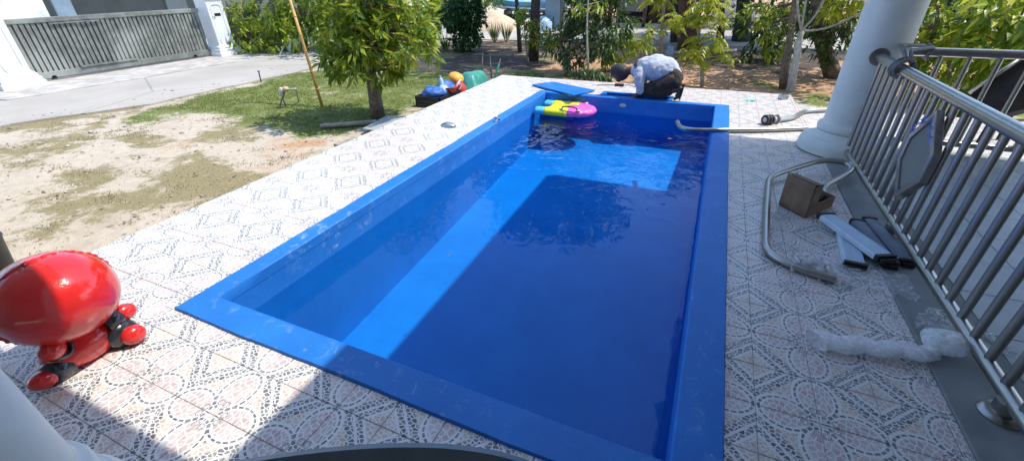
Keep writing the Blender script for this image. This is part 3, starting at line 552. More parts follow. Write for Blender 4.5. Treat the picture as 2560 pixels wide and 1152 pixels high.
# dark sheet leaning beyond the far railing
d0, d1_, d2_, d3 = PY(2425, 238, 6.35), PY(2640, 95, 6.35), PY(2700, 250, 6.05), PY(2475, 305, 6.05)
dp = thing('leaning_sheet', (d3.x + .4, 6.1, 0), 'dark brown sheet with a pale metal edge leaning behind the far railing', 'panel')
low = [Vector((d3.x - .35, 5.95, .03)), Vector((d3.x + 1.3, 5.95, .03))]
n_ = Vector((.03, .03, .03))
MB().add([d0, d1_, d2_, d3, d0 + n_, d1_ + n_, d2_ + n_, d3 + n_], [(0, 1, 2, 3), (7, 6, 5, 4), (0, 4, 5, 1), (1, 5, 6, 2), (2, 6, 7, 3), (3, 7, 4, 0)]).build('sheet', M['darkpanel'], dp)
MB().tube([d0 + Vector((-.02, -.01, .02)), d0.lerp(d1_, .62) + Vector((-.02, -.01, .02))], .022, 8).build('edge_bar', M['steel'], dp, smooth=True)
for p_ in (d3, d2_.lerp(d3, .2)):
    MB().tube([(p_.x, p_.y + .02, 0.0), (p_.x + .01, p_.y + .02, p_.z + .02)], .018, 8).build('leg', M['darkpanel'], dp)
MB().tube([(d1_.x, d1_.y, 0.0), (d1_.x, d1_.y, d1_.z)], .018, 8).build('leg', M['darkpanel'], dp)

# ------------------------------------------------------------------ things on the right of the deck
def g(px, py, z=0.0): return G(px, py, z)
# U-bent pool handrail
r_ = .026; zc = r_ + .002
path = [g(2067, 492, zc), g(2056, 466, zc + .01), g(2132, 428, zc + .06), g(2118, 404, zc + .10), g(2050, 400, zc + .10), g(1985, 420, zc + .05), g(1922, 442, zc + .02), g(1916, 520, zc), g(1914, 630, zc), g(1985, 668, zc), g(2090, 700, zc)]
hr = MB().tube(smooth_path(path, .13, 8), r_, 16, caps=False).build('ladder_handrail', M['steel'], smooth=True)
inner = MB()
tag(hr, 'bent chrome pool handrail lying round the cardboard box', 'handrail')
# far handrail over the water and its neighbour
p1 = [g(1693, 305, .045), g(1700, 320, .035), g(1735, 326, .034), g(1900, 325, .032), g(2060, 319, .030)]
tag(MB().tube(smooth_path(p1, .10), .027, 16).build('ladder_handrail', M['steel'], smooth=True, auto=40), 'straight chrome handrail reaching from the column out over the water', 'handrail')
p2 = [g(1945, 300, .04), g(1985, 294, .035), g(2010, 278, .035), g(2075, 274, .035)]
hn = thing('handrail_fitting', g(1925, 300, 0), 'short chrome handrail with black rings at its end near the column', 'handrail')
MB().tube(smooth_path(p2, .1), .026, 14).build('tube', M['steel'], hn, smooth=True, auto=40)
A_, B_ = g(1910, 300, .062), g(1946, 298, .050); ax = (B_ - A_)
MB().tube([A_ + ax * .05, B_], .030, 14).build('sleeve', M['pvc'], hn, smooth=True, auto=40)
for k in (0.06, .24, .42): MB().tube([A_ + ax * k, A_ + ax * (k + .10)], .060, 20).build('ring', M['black'], hn, smooth=True, auto=40)
MB().tube([A_ + ax * .86, A_ + ax * .92], .058, 20).build('collar', M['steel'], hn, smooth=True, auto=40)
# cardboard box, lid standing open
A, B, C = g(1947, 512), g(2012, 546), g(2079, 517); D = A + (C - B); bx = thing('cardboard_box', (A + C) / 2, 'open brown cardboard box of dark fittings inside the bent handrail', 'box')
u = (B - A); v = (C - B); H_ = .085; th = .006; up = Vector((0, 0, 1))
def slab4(mb, o, e1, e2, e3):
    o, e1, e2, e3 = map(Vector, (o, e1, e2, e3)); vs = [o, o + e1, o + e1 + e2, o + e2]; vs += [p + e3 for p in vs]
    mb.add(vs, [(3, 2, 1, 0), (4, 5, 6, 7), (0, 1, 5, 4), (1, 2, 6, 5), (2, 3, 7, 6), (3, 0, 4, 7)])
tr_ = MB(); un, vn = u.normalized(), v.normalized()
slab4(tr_, A + up * .002, u, v, up * th)
slab4(tr_, A + up * .008, u, vn * th, up * H_); slab4(tr_, D - vn * th + up * .008, u, vn * th, up * H_)
slab4(tr_, A + vn * th + up * .008, v - vn * 2 * th, un * th, up * H_); slab4(tr_, B + vn * th - un * th + up * .008, v - vn * 2 * th, un * th, up * H_)
tr_.build('tray', M['cardboard'], bx)
li = MB(); lh = min(.40, PY(2010, 462, B.y).z); o2 = A + up * .01
slab4(li, o2 - vn * .004, u, -vn * th, up * lh - vn * .01)
slab4(li, o2 + un * .002 + up * .09, v * .30, un * th, up * (lh - .11)); slab4(li, o2 + u - un * th + up * .09, v * .30, un * th, up * (lh - .11))
slab4(li, o2 + up * lh - vn * .008, u, v * .30 + up * -.03, up * th)
slab4(li, o2 + v * .30 + up * .09 + un * .007, u - un * .014, vn * th, up * (lh - .125))
li.build('lid', M['cardboard'], bx)
for k in range(22):
    p_ = A + u * random.uniform(.15, .85) + v * random.uniform(.45, .92) + up * (.02 + random.random() * .05); a = random.random() * 6
    MB().tube([p_, p_ + Vector((math.cos(a), math.sin(a), .3)) * .035], .011, 8).build('fitting', M['screw'], bx, smooth=True)
# ladder treads
def tread(p, q, wid, z, mat_, label, dark=True):
    p, q = Vector(p), Vector(q); d = (q - p); L = d.length; d.normalize(); s = Vector((-d.y, d.x, 0)); t_ = thing('ladder_tread', (p + q) / 2 + up * z, label, 'ladder tread', 'pool ladder treads')
    mb = MB(); prof = [(-.5, .004), (-.5, .030), (-.44, .040), (-.2, .043), (.2, .043), (.44, .040), (.5, .030), (.5, .004)]
    n = len(prof); V = [p + s * (a * wid) + up * (z + b) for a, b in prof] + [q + s * (a * wid) + up * (z + b) for a, b in prof]
    mb.add(V, [tuple(range(n))[::-1], tuple(range(n, 2 * n))] + [(i, (i + 1) % n, n + (i + 1) % n, n + i) for i in range(n)]); bo = mb.build('board', mat_, t_)
    rg = MB()
    for k in range(-3, 4): rg.tube([p + s * (k * wid * .12) + up * (z + .0435) + d * .02, q + s * (k * wid * .12) + up * (z + .0435) - d * .02], .0022, 6)
    rg.build('grip_ridges', mat_, bo)
    for e, dd in ((p, -d), (q, d)):
        c = MB(); slab4(c, e - s * (wid * .53) + up * (z + .001), s * wid * 1.06, dd * .030, up * .046); slab4(c, e - s * (wid * .40) + dd * .030 + up * (z + .004), s * wid * .8, dd * .022, up * .028); c.build('end_cap', M['black'], t_, bevel=.004)
    return t_
tread(g(2112, 590), g(2133, 668), .115, .0, M['tread'], 'pale tread lying under the other pale tread')
tread(g(2060, 563), g(2196, 664), .115, .047, M['tread'], 'pale tread lying crosswise on top of another')
tread(g(2140, 568), g(2216, 668), .085, .012, M['greytread'], 'grey metal tread next to the pale pair of treads')
tread(g(2170, 563), g(2258, 664), .085, .012, M['greytread'], 'grey metal tread nearest the railing foot')
# plastic wrap
def crumple(name, pts, m, label, cat, wid=.16, h=.05, seed=0, n=26):
    rs = np.random.default_rng(seed); pts = [Vector(p) for p in pts]; L = [0]
    for a, b in zip(pts, pts[1:]): L.append(L[-1] + (b - a).length)
    V = []; w = 14
    for i in range(n + 1):
        s = L[-1] * i / n; k = max(j for j in range(len(pts) - 1) if L[j] <= s + 1e-9); t_ = (s - L[k]) / (L[k + 1] - L[k]); c = pts[k].lerp(pts[k + 1], t_)
        d = (pts[k + 1] - pts[k]).normalized(); sd_ = Vector((-d.y, d.x, 0)); ww = wid * (.7 + .6 * rs.random())
        for j in range(w + 1):
            a = (j / w - .5) * 2; x = a * ww / 2; z = h * (1 - a * a) ** .5 * (.85 + .25 * rs.random()) + .004 + .008 * rs.random()
            V.append(c + sd_ * (x + rs.normal() * .006) + d * rs.normal() * .01 + Vector((0, 0, z)))
    Fq = [(i * (w + 1) + j, (i + 1) * (w + 1) + j, (i + 1) * (w + 1) + j + 1, i * (w + 1) + j + 1) for i in range(n) for j in range(w)]
    o = MB().add(V, Fq).build(name, m, smooth=True); tag(o, label, cat); return o
crumple('plastic_wrap', [g(1975, 662), g(2060, 680)], M['bubble'], 'crumpled clear wrap round the end of the bent handrail', 'plastic wrap', .16, .075, 3, 12)
crumple('plastic_wrap', [g(2035, 672), g(2130, 690), g(2275, 722)], M['film'], 'thin clear plastic sheet trailing past the treads', 'plastic wrap', .30, .02, 4)
rs_ = np.random.default_rng(5); rp_ = smooth_path([g(2040, 850, .036), g(2150, 868, .036), g(2305, 885, .036), g(2335, 884, .04)], .1, 8); nn_ = 40; rq = [rp_[0].lerp(rp_[-1], k / nn_) + Vector((0, .012 * math.sin(k * .5), 0)) for k in range(nn_ + 1)]
tag(MB().tube(rq, [.056 + .003 * rs_.random() - .014 * (k / nn_) + (.008 if k < 4 else 0) for k in range(nn_ + 1)], 20, caps=False, squash=.55).build('bubble_wrap_roll', M['bubble'], smooth=True), 'long roll of bubble wrap lying on the patterned tiles', 'bubble wrap')
tag(MB().ball(g(2345, 885) + Vector((0, 0, .075)), (.085, .075, .06), 24, 16).build('bubble_wrap_ball', M['bubble'], smooth=True), 'balled clump of bubble wrap on the cement strip', 'bubble wrap')
bw = bpy.data.objects['bubble_wrap_ball']; dm = bw.modifiers.new('d', 'DISPLACE'); tx = bpy.data.textures.new('clump', 'CLOUDS'); tx.noise_scale = .07; dm.texture = tx; dm.strength = .04
crumple('plastic_wrap', [g(2300, 790), g(2420, 850), g(2440, 880)], M['film'], 'clear plastic sheet spread on the cement strip behind the ball', 'plastic wrap', .28, .02, 8)

# ------------------------------------------------------------------ small things on the deck
c = g(1120, 316); tb = MB(); 
for k in range(7):
    t_ = k / 6; w = .075 * math.sin(math.pi * (.12 + .8 * t_)); x = (t_ - .5) * .19
    for j in range(7):
        a = math.pi * j / 6; tb.v.append((c.x + x + .02 * t_, c.y + w * math.cos(a), .002 + w * .75 * math.sin(a)))
tb.f = [(k * 7 + j, (k + 1) * 7 + j, (k + 1) * 7 + j + 1, k * 7 + j + 1) for k in range(6) for j in range(6)] + [tuple(range(7)), tuple(range(42, 49))[::-1]]; tb.m = [0] * len(tb.f)
tag(tb.build('metal_scoop', M['glassy'], smooth=True), 'small curved silver scoop lying on the sunlit tiles', 'scoop')
c = g(1240, 303, .016); ft = thing('pipe_fitting', c, 'small grey screw fitting standing on the left blue rim', 'pipe fitting')
MB().lathe([(.030, 0), (.030, .012), (.016, .014), (.016, .04), (.024, .042), (.024, .060), (.012, .064)], c, 16).build('body', M['pvc'], ft, smooth=True, auto=40)
MB().tube([c + Vector((.03, 0, .020)), c + Vector((.055, .01, .020))], .010, 8).build('spout', M['black'], ft)
c = g(1957, 248); tag(MB().box(c + Vector((0, 0, .03)), (.11, .09, .058), .5).box(c + Vector((.015, .0, .064)), (.07, .06, .012), .5).build('metal_block', M['glassy'], bevel=.008), 'small grey metal block near the far right deck corner', 'block')
c = g(1875, 252); sc_ = MB()
for k in range(6):
    a = k * 1.05; q = c + Vector((math.cos(a) * .05, math.sin(a) * .05, .006)); sc_.add([c + Vector((0, 0, .012)), q + Vector((-math.sin(a), math.cos(a), 0)) * .022, q + Vector((math.cos(a) * .05, math.sin(a) * .05, .010 + .01 * (k % 2))), q - Vector((-math.sin(a), math.cos(a), 0)) * .022], [(0, 1, 2, 3)])
tag(sc_.build('plastic_scrap', M['teal']), 'teal plastic scrap on the sunlit far tiles', 'scrap')
# blue lid panel, tool and cable at the pump chamber
Lp = [g(1330, 211, .03), g(1381, 204, .03), g(1487, 225, .03), g(1434, 237, .055)]
lid = thing('chamber_lid', (Lp[0] + Lp[2]) / 2 - Vector((0, 0, .03)), 'blue painted lid panel laid beside the open pump chamber', 'panel')
MB().add([p - Vector((0, 0, .022)) for p in Lp] + Lp, [(3, 2, 1, 0), (4, 5, 6, 7), (0, 1, 5, 4), (1, 2, 6, 5), (2, 3, 7, 6), (3, 0, 4, 7)]).build('board', M['blue'], lid, bevel=.004)
for t_ in (.12, .88):
    bt = MB(); slab4(bt, Lp[0].lerp(Lp[3], t_) - Vector((0, 0, .030)), (Lp[1] - Lp[0]) * .9, (Lp[3] - Lp[0]).normalized() * .04, Vector((0, 0, .008)))
    bt.build('batten', M['wood'], lid)
c = g(1548, 216, .0); tool = thing('power_adapter', c, 'black power adapter with a cable on the chamber edge', 'adapter')
MB().box(c + Vector((0, 0, .022)), (.15, .06, .040), .05).build('case', M['black'], tool, bevel=.006)
cb = [c + Vector((-.075, 0, .02)), c + Vector((-.20, -.02, .012)), c + Vector((-.33, -.06, .010)), c + Vector((-.36, -.12, .018))]
MB().tube(smooth_path(cb, .1), .006, 6).build('cable', M['black'], tool, smooth=True)
cb = [c + Vector((.075, 0, .02)), c + Vector((.16, .03, .030)), c + Vector((.26, -.02, .014)), c + Vector((.30, .0, .012))]
MB().tube(smooth_path(cb, .08), .006, 6).build('cable', M['black'], tool, smooth=True)

# ------------------------------------------------------------------ inflatable float on the water
fl0 = thing('inflatable_float', (-2.08, 6.45, WZ), 'cyan yellow and pink inflatable swim float in the far pool corner', 'pool float')
def fmb(y0, y1, x0, x1, n=8):
    return None
# two long chambers joined by a pink rounded nose; x runs left to right
tubes = [((-2.36, 6.16), 6.16, -2.36), ((-2.36, 6.60), 6.60, -2.36)]
def chamber(yc, xa, xb, r, m, name, blunt=(True, True)):
    n = 12; P_ = []; Rr = []
    for k in range(n + 1):
        t_ = k / n; x = xa + (xb - xa) * t_; e0 = min(1, (t_ / .22)) if blunt[0] else 1; e1 = min(1, ((1 - t_) / .22)) if blunt[1] else 1
        P_.append((x, yc, WZ + .04 + r * .40)); Rr.append(r * math.sqrt(max(.04, 1 - (1 - e0) ** 2)) * math.sqrt(max(.04, 1 - (1 - e1) ** 2)) * (1 + .025 * math.sin(k * 2.4)))
    return MB().tube(P_, Rr, 18, squash=.62).build(name, m, fl0, smooth=True)
for yc in (6.24, 6.665):
    chamber(yc, -2.39, -2.22, .095, M['cyan'], 'tail_chamber', (True, False)); chamber(yc, -2.22, -1.86 if yc < 6.4 else -1.80, .098, M['yellow'], 'side_chamber', (False, False))
for yc in (6.38, 6.52): chamber(yc, -2.24, -1.83, .085, M['yellow'], 'middle_chamber', (True, False))
ns = MB(); n = 26; V = []
for k in range(n + 1):
    a = -math.pi / 2 + math.pi * k / n; V.append((-1.84 + .27 * math.cos(a), 6.452 + .2125 * math.sin(a) * (1 + .0), WZ + .062))
ns.tube([(-1.90, 6.24, WZ + .08)] + [(p_[0], p_[1], WZ + .08) for p_ in V] + [(-1.84, 6.665, WZ + .08)], [.090] + [.088 + .007 * math.sin(k * 1.9) for k in range(n + 1)] + [.090], 16, squash=.65); ns.ball((-1.80, 6.452, WZ + .08), (.24, .20, .058), 24, 12)
ns.build('nose', M['pink'], fl0, smooth=True)
MB().bx(-2.30, -1.75, 6.20, 6.70, WZ - .03, WZ + .045).build('underside', M['navy'], fl0, bevel=.015)
for yc, xx in ((6.21, -1.83), (6.69, -1.84)):
    hd = MB(); hd.tube(smooth_path([(xx - .12, yc, WZ + .135), (xx - .10, yc - .02, WZ + .185), (xx + .10, yc - .02, WZ + .185), (xx + .13, yc, WZ + .135)], .05), .010, 8); hd.build('handle', M['black'], fl0, smooth=True)
    MB().ball((xx - .125, yc, WZ + .137), (.035, .035, .012), 12, 6).build('handle_patch', M['pvc'], fl0, smooth=True); MB().ball((xx + .135, yc, WZ + .135), (.035, .035, .012), 12, 6).build('handle_patch', M['pvc'], fl0, smooth=True)

# ------------------------------------------------------------------ plain red inflatable toy on the left
TXP = -2.60
hc = PX(140, 742, TXP); hr_ = PX(285, 700, TXP); ht = PX(150, 630, TXP)
toy = thing('inflatable_toy', (TXP, .55, 0), 'plain red inflatable toy with a big oval top and dark limbs', 'inflatable toy')
rad_y = (hr_ - hc).length * 1.02; rad_z = (ht - hc).length * .93
tilt = Matrix.Rotation(math.radians(9), 3, 'X')
hd = MB(); seg, rings = 48, 28; c0 = hc
for i in range(rings + 1):
    th_ = math.pi * i / rings
    for k in range(seg):
        a = 2 * math.pi * k / seg; s = abs(math.sin(th_)) ** .85 * (1 if math.sin(th_) >= 0 else -1)
        x = .24 * s * math.cos(a); y = rad_y * s * math.sin(a); z = rad_z * math.cos(th_)
        ring = 1 - abs(x) / .24; w_ = 1 + .022 * ring ** 4 * math.sin(a * 37 + th_ * 31)
        hd.v.append(c0 + tilt @ Vector((x, y * w_, z * w_)))
hd.f = [(i * seg + k, (i + 1) * seg + k, (i + 1) * seg + (k + 1) % seg, i * seg + (k + 1) % seg) for i in range(rings) for k in range(seg)]; hd.m = [0] * len(hd.f)
ho_ = hd.build('oval_top', M['red'], toy, smooth=True)
sm2 = MB(); ns_ = 160; V = []
for k in range(ns_):
    a = 2 * math.pi * k / ns_; wv = 1.045 + .012 * math.sin(a * 43) + .008 * math.sin(a * 17 + 1)
    for rr_, xo in ((.965, .004), (wv, .003 * math.sin(a * 43)), (.965, -.004)): V.append(c0 + tilt @ Vector((xo, rad_y * rr_ * math.sin(a), rad_z * rr_ * math.cos(a))))
sm2.add(V, [(3 * k + j, 3 * k + j + 1, 3 * ((k + 1) % ns_) + j + 1, 3 * ((k + 1) % ns_) + j) for k in range(ns_) for j in (0, 1)]); sm2.build('welded_seam', M['red'], ho_, smooth=True)
def limb(pts, rs, m, name): return MB().tube([Vector(p) for p in pts], rs, 18).build(name, m, toy, smooth=True)
b0_ = PX(215, 868, TXP + .03); tcen = b0_
MB().ball(b0_ + Vector((-.02, 0, .02)), (.10, .16, .10), 24, 16).build('torso', M['red'], toy, smooth=True)
f1, f2 = g(112, 948, .045), g(335, 838, .05)
k1 = PX(160, 900, TXP + .02); k2 = PX(285, 830, TXP + .02)
s1 = b0_ + Vector((0, -.10, -.02)); s2 = b0_ + Vector((0, .12, -.0))
limb([s1, s1.lerp(f1, .5), f1.lerp(s1, .16)], [.072, .062, .050], M['darkv'], 'leg'); limb([s2, s2.lerp(f2, .5), f2.lerp(s2, .22)], [.085, .075, .062], M['darkv'], 'leg')
MB().ball(f1 + Vector((.0, .0, .004)), (.052, .060, .042), 20, 12).build('foot', M['red'], toy, smooth=True); MB().ball(f2 + Vector((.0, .0, .005)), (.045, .055, .052), 20, 12).build('foot', M['red'], toy, smooth=True)
h1, h2 = PX(310, 780, TXP + .05), PX(130, 875, TXP + .10)
limb([b0_ + Vector((.02, .10, .07)), (b0_ + Vector((.02, .10, .07))).lerp(h1, .55), h1.lerp(b0_, .12)], [.06, .055, .045], M['darkv'], 'arm'); MB().ball(h1, (.042, .055, .045), 16, 10).build('hand', M['red'], toy, smooth=True)
limb([b0_ + Vector((.02, -.08, .07)), (b0_ + Vector((.04, -.08, .07))).lerp(h2, .55), h2.lerp(b0_, .15)], [.055, .05, .045], M['darkv'], 'arm'); MB().ball(h2, (.045, .05, .045), 16, 10).build('hand', M['red'], toy, smooth=True)

# ------------------------------------------------------------------ dark plastic chair whose backrest tops the lower edge of the picture
def half(px, py, z): return G(px, py, z)
cz = .80; ca_, cb_, cm = half(560, 1165, cz - .03), half(1330, 1165, cz - .03), half(1020, 1117, cz)
ch = thing('plastic_chair', ((ca_.x + cb_.x) / 2 + .05, (ca_.y + cb_.y) / 2 - .25, 0), 'dark blue grey chair with only its curved backrest top in view', 'chair')
top = bez(ca_, cm * 2 - (ca_ + cb_) / 2, cb_, 16); nd = Vector((-(cb_ - ca_).y, (cb_ - ca_).x, 0)).normalized(); bk = MB()
for p in top: bk.v += [tuple(p), tuple(p + nd * .018 + Vector((0, 0, -.012))), tuple(p + nd * .020 + Vector((0, 0, -.04))), tuple(Vector((p.x, p.y, .42)) - nd * .05), tuple(Vector((p.x, p.y, .42)) - nd * .075), tuple(p - nd * .012 + Vector((0, 0, -.02)))]
bk.f = [(i * 6 + k, i * 6 + (k + 1) % 6, i * 6 + 6 + (k + 1) % 6, i * 6 + 6 + k) for i in range(16) for k in range(6)] + [(0, 1, 2, 3, 4, 5), (101, 100, 99, 98, 97, 96)]; bk.m = [0] * len(bk.f)
bk.build('backrest', M['chair'], ch, smooth=True, auto=50)
e1 = (cb_ - ca_).normalized(); mid = (ca_ + cb_) / 2; mid.z = 0; wd = (cb_ - ca_).length * .86
st = MB(); st.box(mid - nd * .29 + Vector((0, 0, .42)), (wd, .46, .035), math.atan2(e1.y, e1.x)); st.build('seat', M['chair'], ch, bevel=.015)
for sx_ in (-1, 1):
    for dd in (.09, .48): q = mid + e1 * sx_ * wd * .44 - nd * dd; MB().tube([q + Vector((0, 0, 0)) , q + Vector((0, 0, .41))], [.020, .026], 10).build('leg', M['chair'], ch, smooth=True)
# ------------------------------------------------------------------ kneeling person
PYC = 7.03
def w(px, py, dy=0.0): q = PY(px, py, PYC); return Vector((q.x, PYC + dy, q.z))
man = thing('person', (-.85, PYC, .012), 'person in white shirt and dark trousers kneeling over the open chamber', 'person')
def fuse(mb, name, m, parent, vox, it=6, fold=0.0, fs=.09):
    o = mb.build(name, m, parent, smooth=True); r = o.modifiers.new('r', 'REMESH'); r.mode = 'VOXEL'; r.voxel_size = vox; r.use_smooth_shade = True
    s = o.modifiers.new('s', 'SMOOTH'); s.factor = .5; s.iterations = it
    if fold: d_ = o.modifiers.new('d', 'DISPLACE'); t_ = bpy.data.textures.new('fold', 'CLOUDS'); t_.noise_scale = fs; d_.texture = t_; d_.strength = fold; d_.mid_level = .5
    return o
def limbt(mb, pts, rs, seg=14):
    mb.tube(pts, rs, seg)
    for q, r in zip(pts, rs): mb.ball(q, r * .99, 12, 8)
# head frame: face looks down, crown points left
hcn = w(1550, 182); hx = Vector((-.30, 0, -.954)).normalized(); hxz = Vector((-.954, 0, .30)).normalized(); HM = Matrix((hx, Vector((0, 1, 0)), hxz)).transposed()
bd = MB(); limbt(bd, [w(1676, 186), w(1650, 172), w(1620, 170), w(1600, 174)], [.13, .15, .15, .13]); limbt(bd, [w(1600, 174), w(1580, 177), w(1562, 178)], [.10, .062, .060])
seg, rings = 24, 18; V = []
for i in range(rings + 1):
    th_ = math.pi * i / rings
    for k in range(seg):
        a = 2 * math.pi * k / seg; n_ = Vector((math.sin(th_) * math.cos(a), math.sin(th_) * math.sin(a), math.cos(th_)))
        jaw = 1 - .22 * max(0, -n_.z) ** 1.5; p = Vector((n_.x * .118, n_.y * .092 * jaw, n_.z * .142))
        if n_.x > .5 and abs(n_.y) < .25 and -.35 < n_.z < .12: p.x += .026 * (1 - abs(n_.y) * 4)        # nose
        if n_.x > .6 and .1 < abs(n_.y) < .55 and .02 < n_.z < .3: p.x -= .012                           # eye sockets
        if n_.x > .55 and abs(n_.y) < .4 and -.62 < n_.z < -.5: p.x -= .008                              # mouth
        V.append(hcn + HM @ p)
bd.add(V, [(i * seg + k, (i + 1) * seg + k, (i + 1) * seg + (k + 1) % seg, i * seg + (k + 1) % seg) for i in range(rings) for k in range(seg)])
for s in (-1, 1): bd.ball(hcn + HM @ Vector((-.01, s * .086, -.005)), (.026, .014, .040), 12, 8, rot=HM)   # ears
for s in (-1, 1):
    sh, el, wr = w(1602, 186, .19 * s), w(1606, 212, .20 * s), Vector((w(1598, 232).x, PYC + .12 * s, .045)); limbt(bd, [w(1602, 178, .08 * s), sh, el, wr], [.09, .060, .045, .030])
    pm_ = wr + Vector((-.055, 0, -.04)); limbt(bd, [wr, wr.lerp(pm_, .5), pm_], [.028, .032, .030], 10)
    for k in range(4):
        yo = (k - 1.5) * .021; ln = (.075, .088, .082, .065)[k]; a_ = pm_ + Vector((-.012, yo, -.012)); b_ = a_ + Vector((-ln * .55, yo * .2, -ln * .25)); c_ = b_ + Vector((-ln * .15, 0, -ln * .5)); limbt(bd, [a_, b_, c_], [.0105, .0095, .008], 8)
    a_ = wr + Vector((-.03, -.030 * s, -.03)); b_ = a_ + Vector((-.032, -.022 * s, -.028)); c_ = b_ + Vector((-.028, .006 * s, -.025)); limbt(bd, [a_, b_, c_], [.012, .011, .009], 8)
    hp, kn, cf, an = w(1680, 196, .10 * s), Vector((w(1604, 240).x, PYC + .15 * s, .088)), Vector((w(1648, 228).x, PYC + .14 * s, .115)), Vector((w(1692, 218).x, PYC + .13 * s, .165)); limbt(bd, [hp, kn, cf, an], [.11, .066, .058, .038])
    he, ba, toe = Vector((w(1703, 212).x, PYC + .13 * s, .195)), Vector((w(1699, 236).x, PYC + .13 * s, .085)), Vector((w(1688, 246).x, PYC + .13 * s, .040)); limbt(bd, [an, he, ba, toe], [.036, .036, .034, .022])
fuse(bd, 'body', M['skin'], man, .0075, 3)
hr2 = MB(); V = []
for i in range(13):
    th_ = math.pi * .60 * i / 12
    for k in range(24):
        a = 2 * math.pi * k / 24; n_ = Vector((math.sin(th_) * math.cos(a), math.sin(th_) * math.sin(a), math.cos(th_))); lim = 1.0 if n_.x < .35 or n_.z > .5 else .80; wv = 1 + .02 * math.sin(a * 17 + i * 3)
        V.append(hcn + HM @ Vector((n_.x * .130 * lim * wv - .004, n_.y * .103 * lim * wv, n_.z * .154 * lim * wv)))
hr2.add(V, [(i * 24 + k, (i + 1) * 24 + k, (i + 1) * 24 + (k + 1) % 24, i * 24 + (k + 1) % 24) for i in range(12) for k in range(24)]); hr2.build('hair', M['hair'], man, smooth=True)
sm = MB(); P_ = [w(1682, 186), w(1668, 174), w(1640, 168), w(1612, 172), w(1594, 176)]; limbt(sm, P_, [.12, .165, .185, .165, .115], 20)
sm.ball(w(1640, 172), (.25, .22, .185), 24, 14); sm.tube([w(1594, 176), w(1582, 178)], [.12, .085], 16)
for s in (-1, 1): limbt(sm, [w(1606, 180, .10 * s), w(1603, 190, .19 * s), w(1606, 210, .205 * s), w(1606, 219, .20 * s)], [.115, .080, .068, .064])
fuse(sm, 'shirt', M['shirt'], man, .011, 5, .030, .085)
tm = MB()
for s in (-1, 1):
    hp, kn, cf, an = w(1686, 200, .09 * s), Vector((w(1606, 238).x, PYC + .15 * s, .102)), Vector((w(1648, 230).x, PYC + .145 * s, .110)), Vector((w(1676, 224).x, PYC + .14 * s, .140))
    limbt(tm, [w(1684, 190, .06 * s), hp, hp.lerp(kn, .5), kn, cf, an], [.125, .120, .100, .082, .074, .058])
fuse(tm, 'trousers', M['trousers'], man, .011, 4, .025, .07)
for s in (-1, 1):
    q0, q1 = Vector((w(1709, 210).x, PYC + .13 * s, .212)), Vector((w(1699, 247).x, PYC + .13 * s, .022)); dd = (q1 - q0); sm_ = MB(); slab4(sm_, q0 - Vector((0, .040, 0)), dd, Vector((0, .080, 0)), Vector((.016, 0, .004))); sm_.build('sandal', M['rubber'], man, bevel=.006)
# ------------------------------------------------------------------ sliding gate and pillars
GXp = -13.45
gate = thing('sliding_gate', (GXp, 6.7, GZ + .03), 'weathered grey sliding gate of upright slats between white pillars', 'gate')
gy0, gy1, gz0, gz1 = 4.62, 8.72, GZ + .08, 1.07
fmx = MB(); fmx.bx(GXp - .035, GXp + .035, gy0, gy1, gz1 - .10, gz1); fmx.build('top_rail', M['gate'], gate, bevel=.008)
MB().bx(GXp - .03, GXp + .03, gy0, gy1, gz0, gz0 + .13).build('bottom_rail', M['gate'], gate, bevel=.008)
MB().bx(GXp - .02, GXp + .06, gy0 - .3, gy1 + .3, GZ + .03, GZ + .055).build('track', M['steel'], gate)
MB().bx(GXp + .036, GXp + .060, 5.55, 6.75, gz0 + .135, gz0 + .17).build('lower_bar', M['gate'], gate); MB().bx(GXp + .036, GXp + .062, 5.35, 6.30, gz1 - .14, gz1 - .11).build('upper_bar', M['gate'], gate)
sl = None; N_ = 41
for k in range(N_):
    y = gy0 + .04 + (gy1 - gy0 - .08) * (k + .5) / N_
    if sl is None: o = MB().bx(GXp - .012, GXp + .012, y - .034, y + .034, gz0 + .12, gz1 - .09).build('slat', M['gate'], gate); sl = o.data; sy = y
    else: o = bpy.data.objects.new('slat', sl); COL.objects.link(o); o.parent = gate; o.location = (random.uniform(-.012, .012), y - sy, 0); o.rotation_euler = (0, 0, 0)
back = MB().bx(GXp - .085, GXp - .075, gy0 + .05, gy1 - .05, gz0 + .02, gz1 - .05).build('backing_sheet', M['gate'], gate)
for y in (5.0, 8.2): MB().tube([(GXp - .03, y, GZ + .08), (GXp + .03, y, GZ + .08)], .05, 16).build('wheel', M['black'], gate, smooth=True, auto=40)
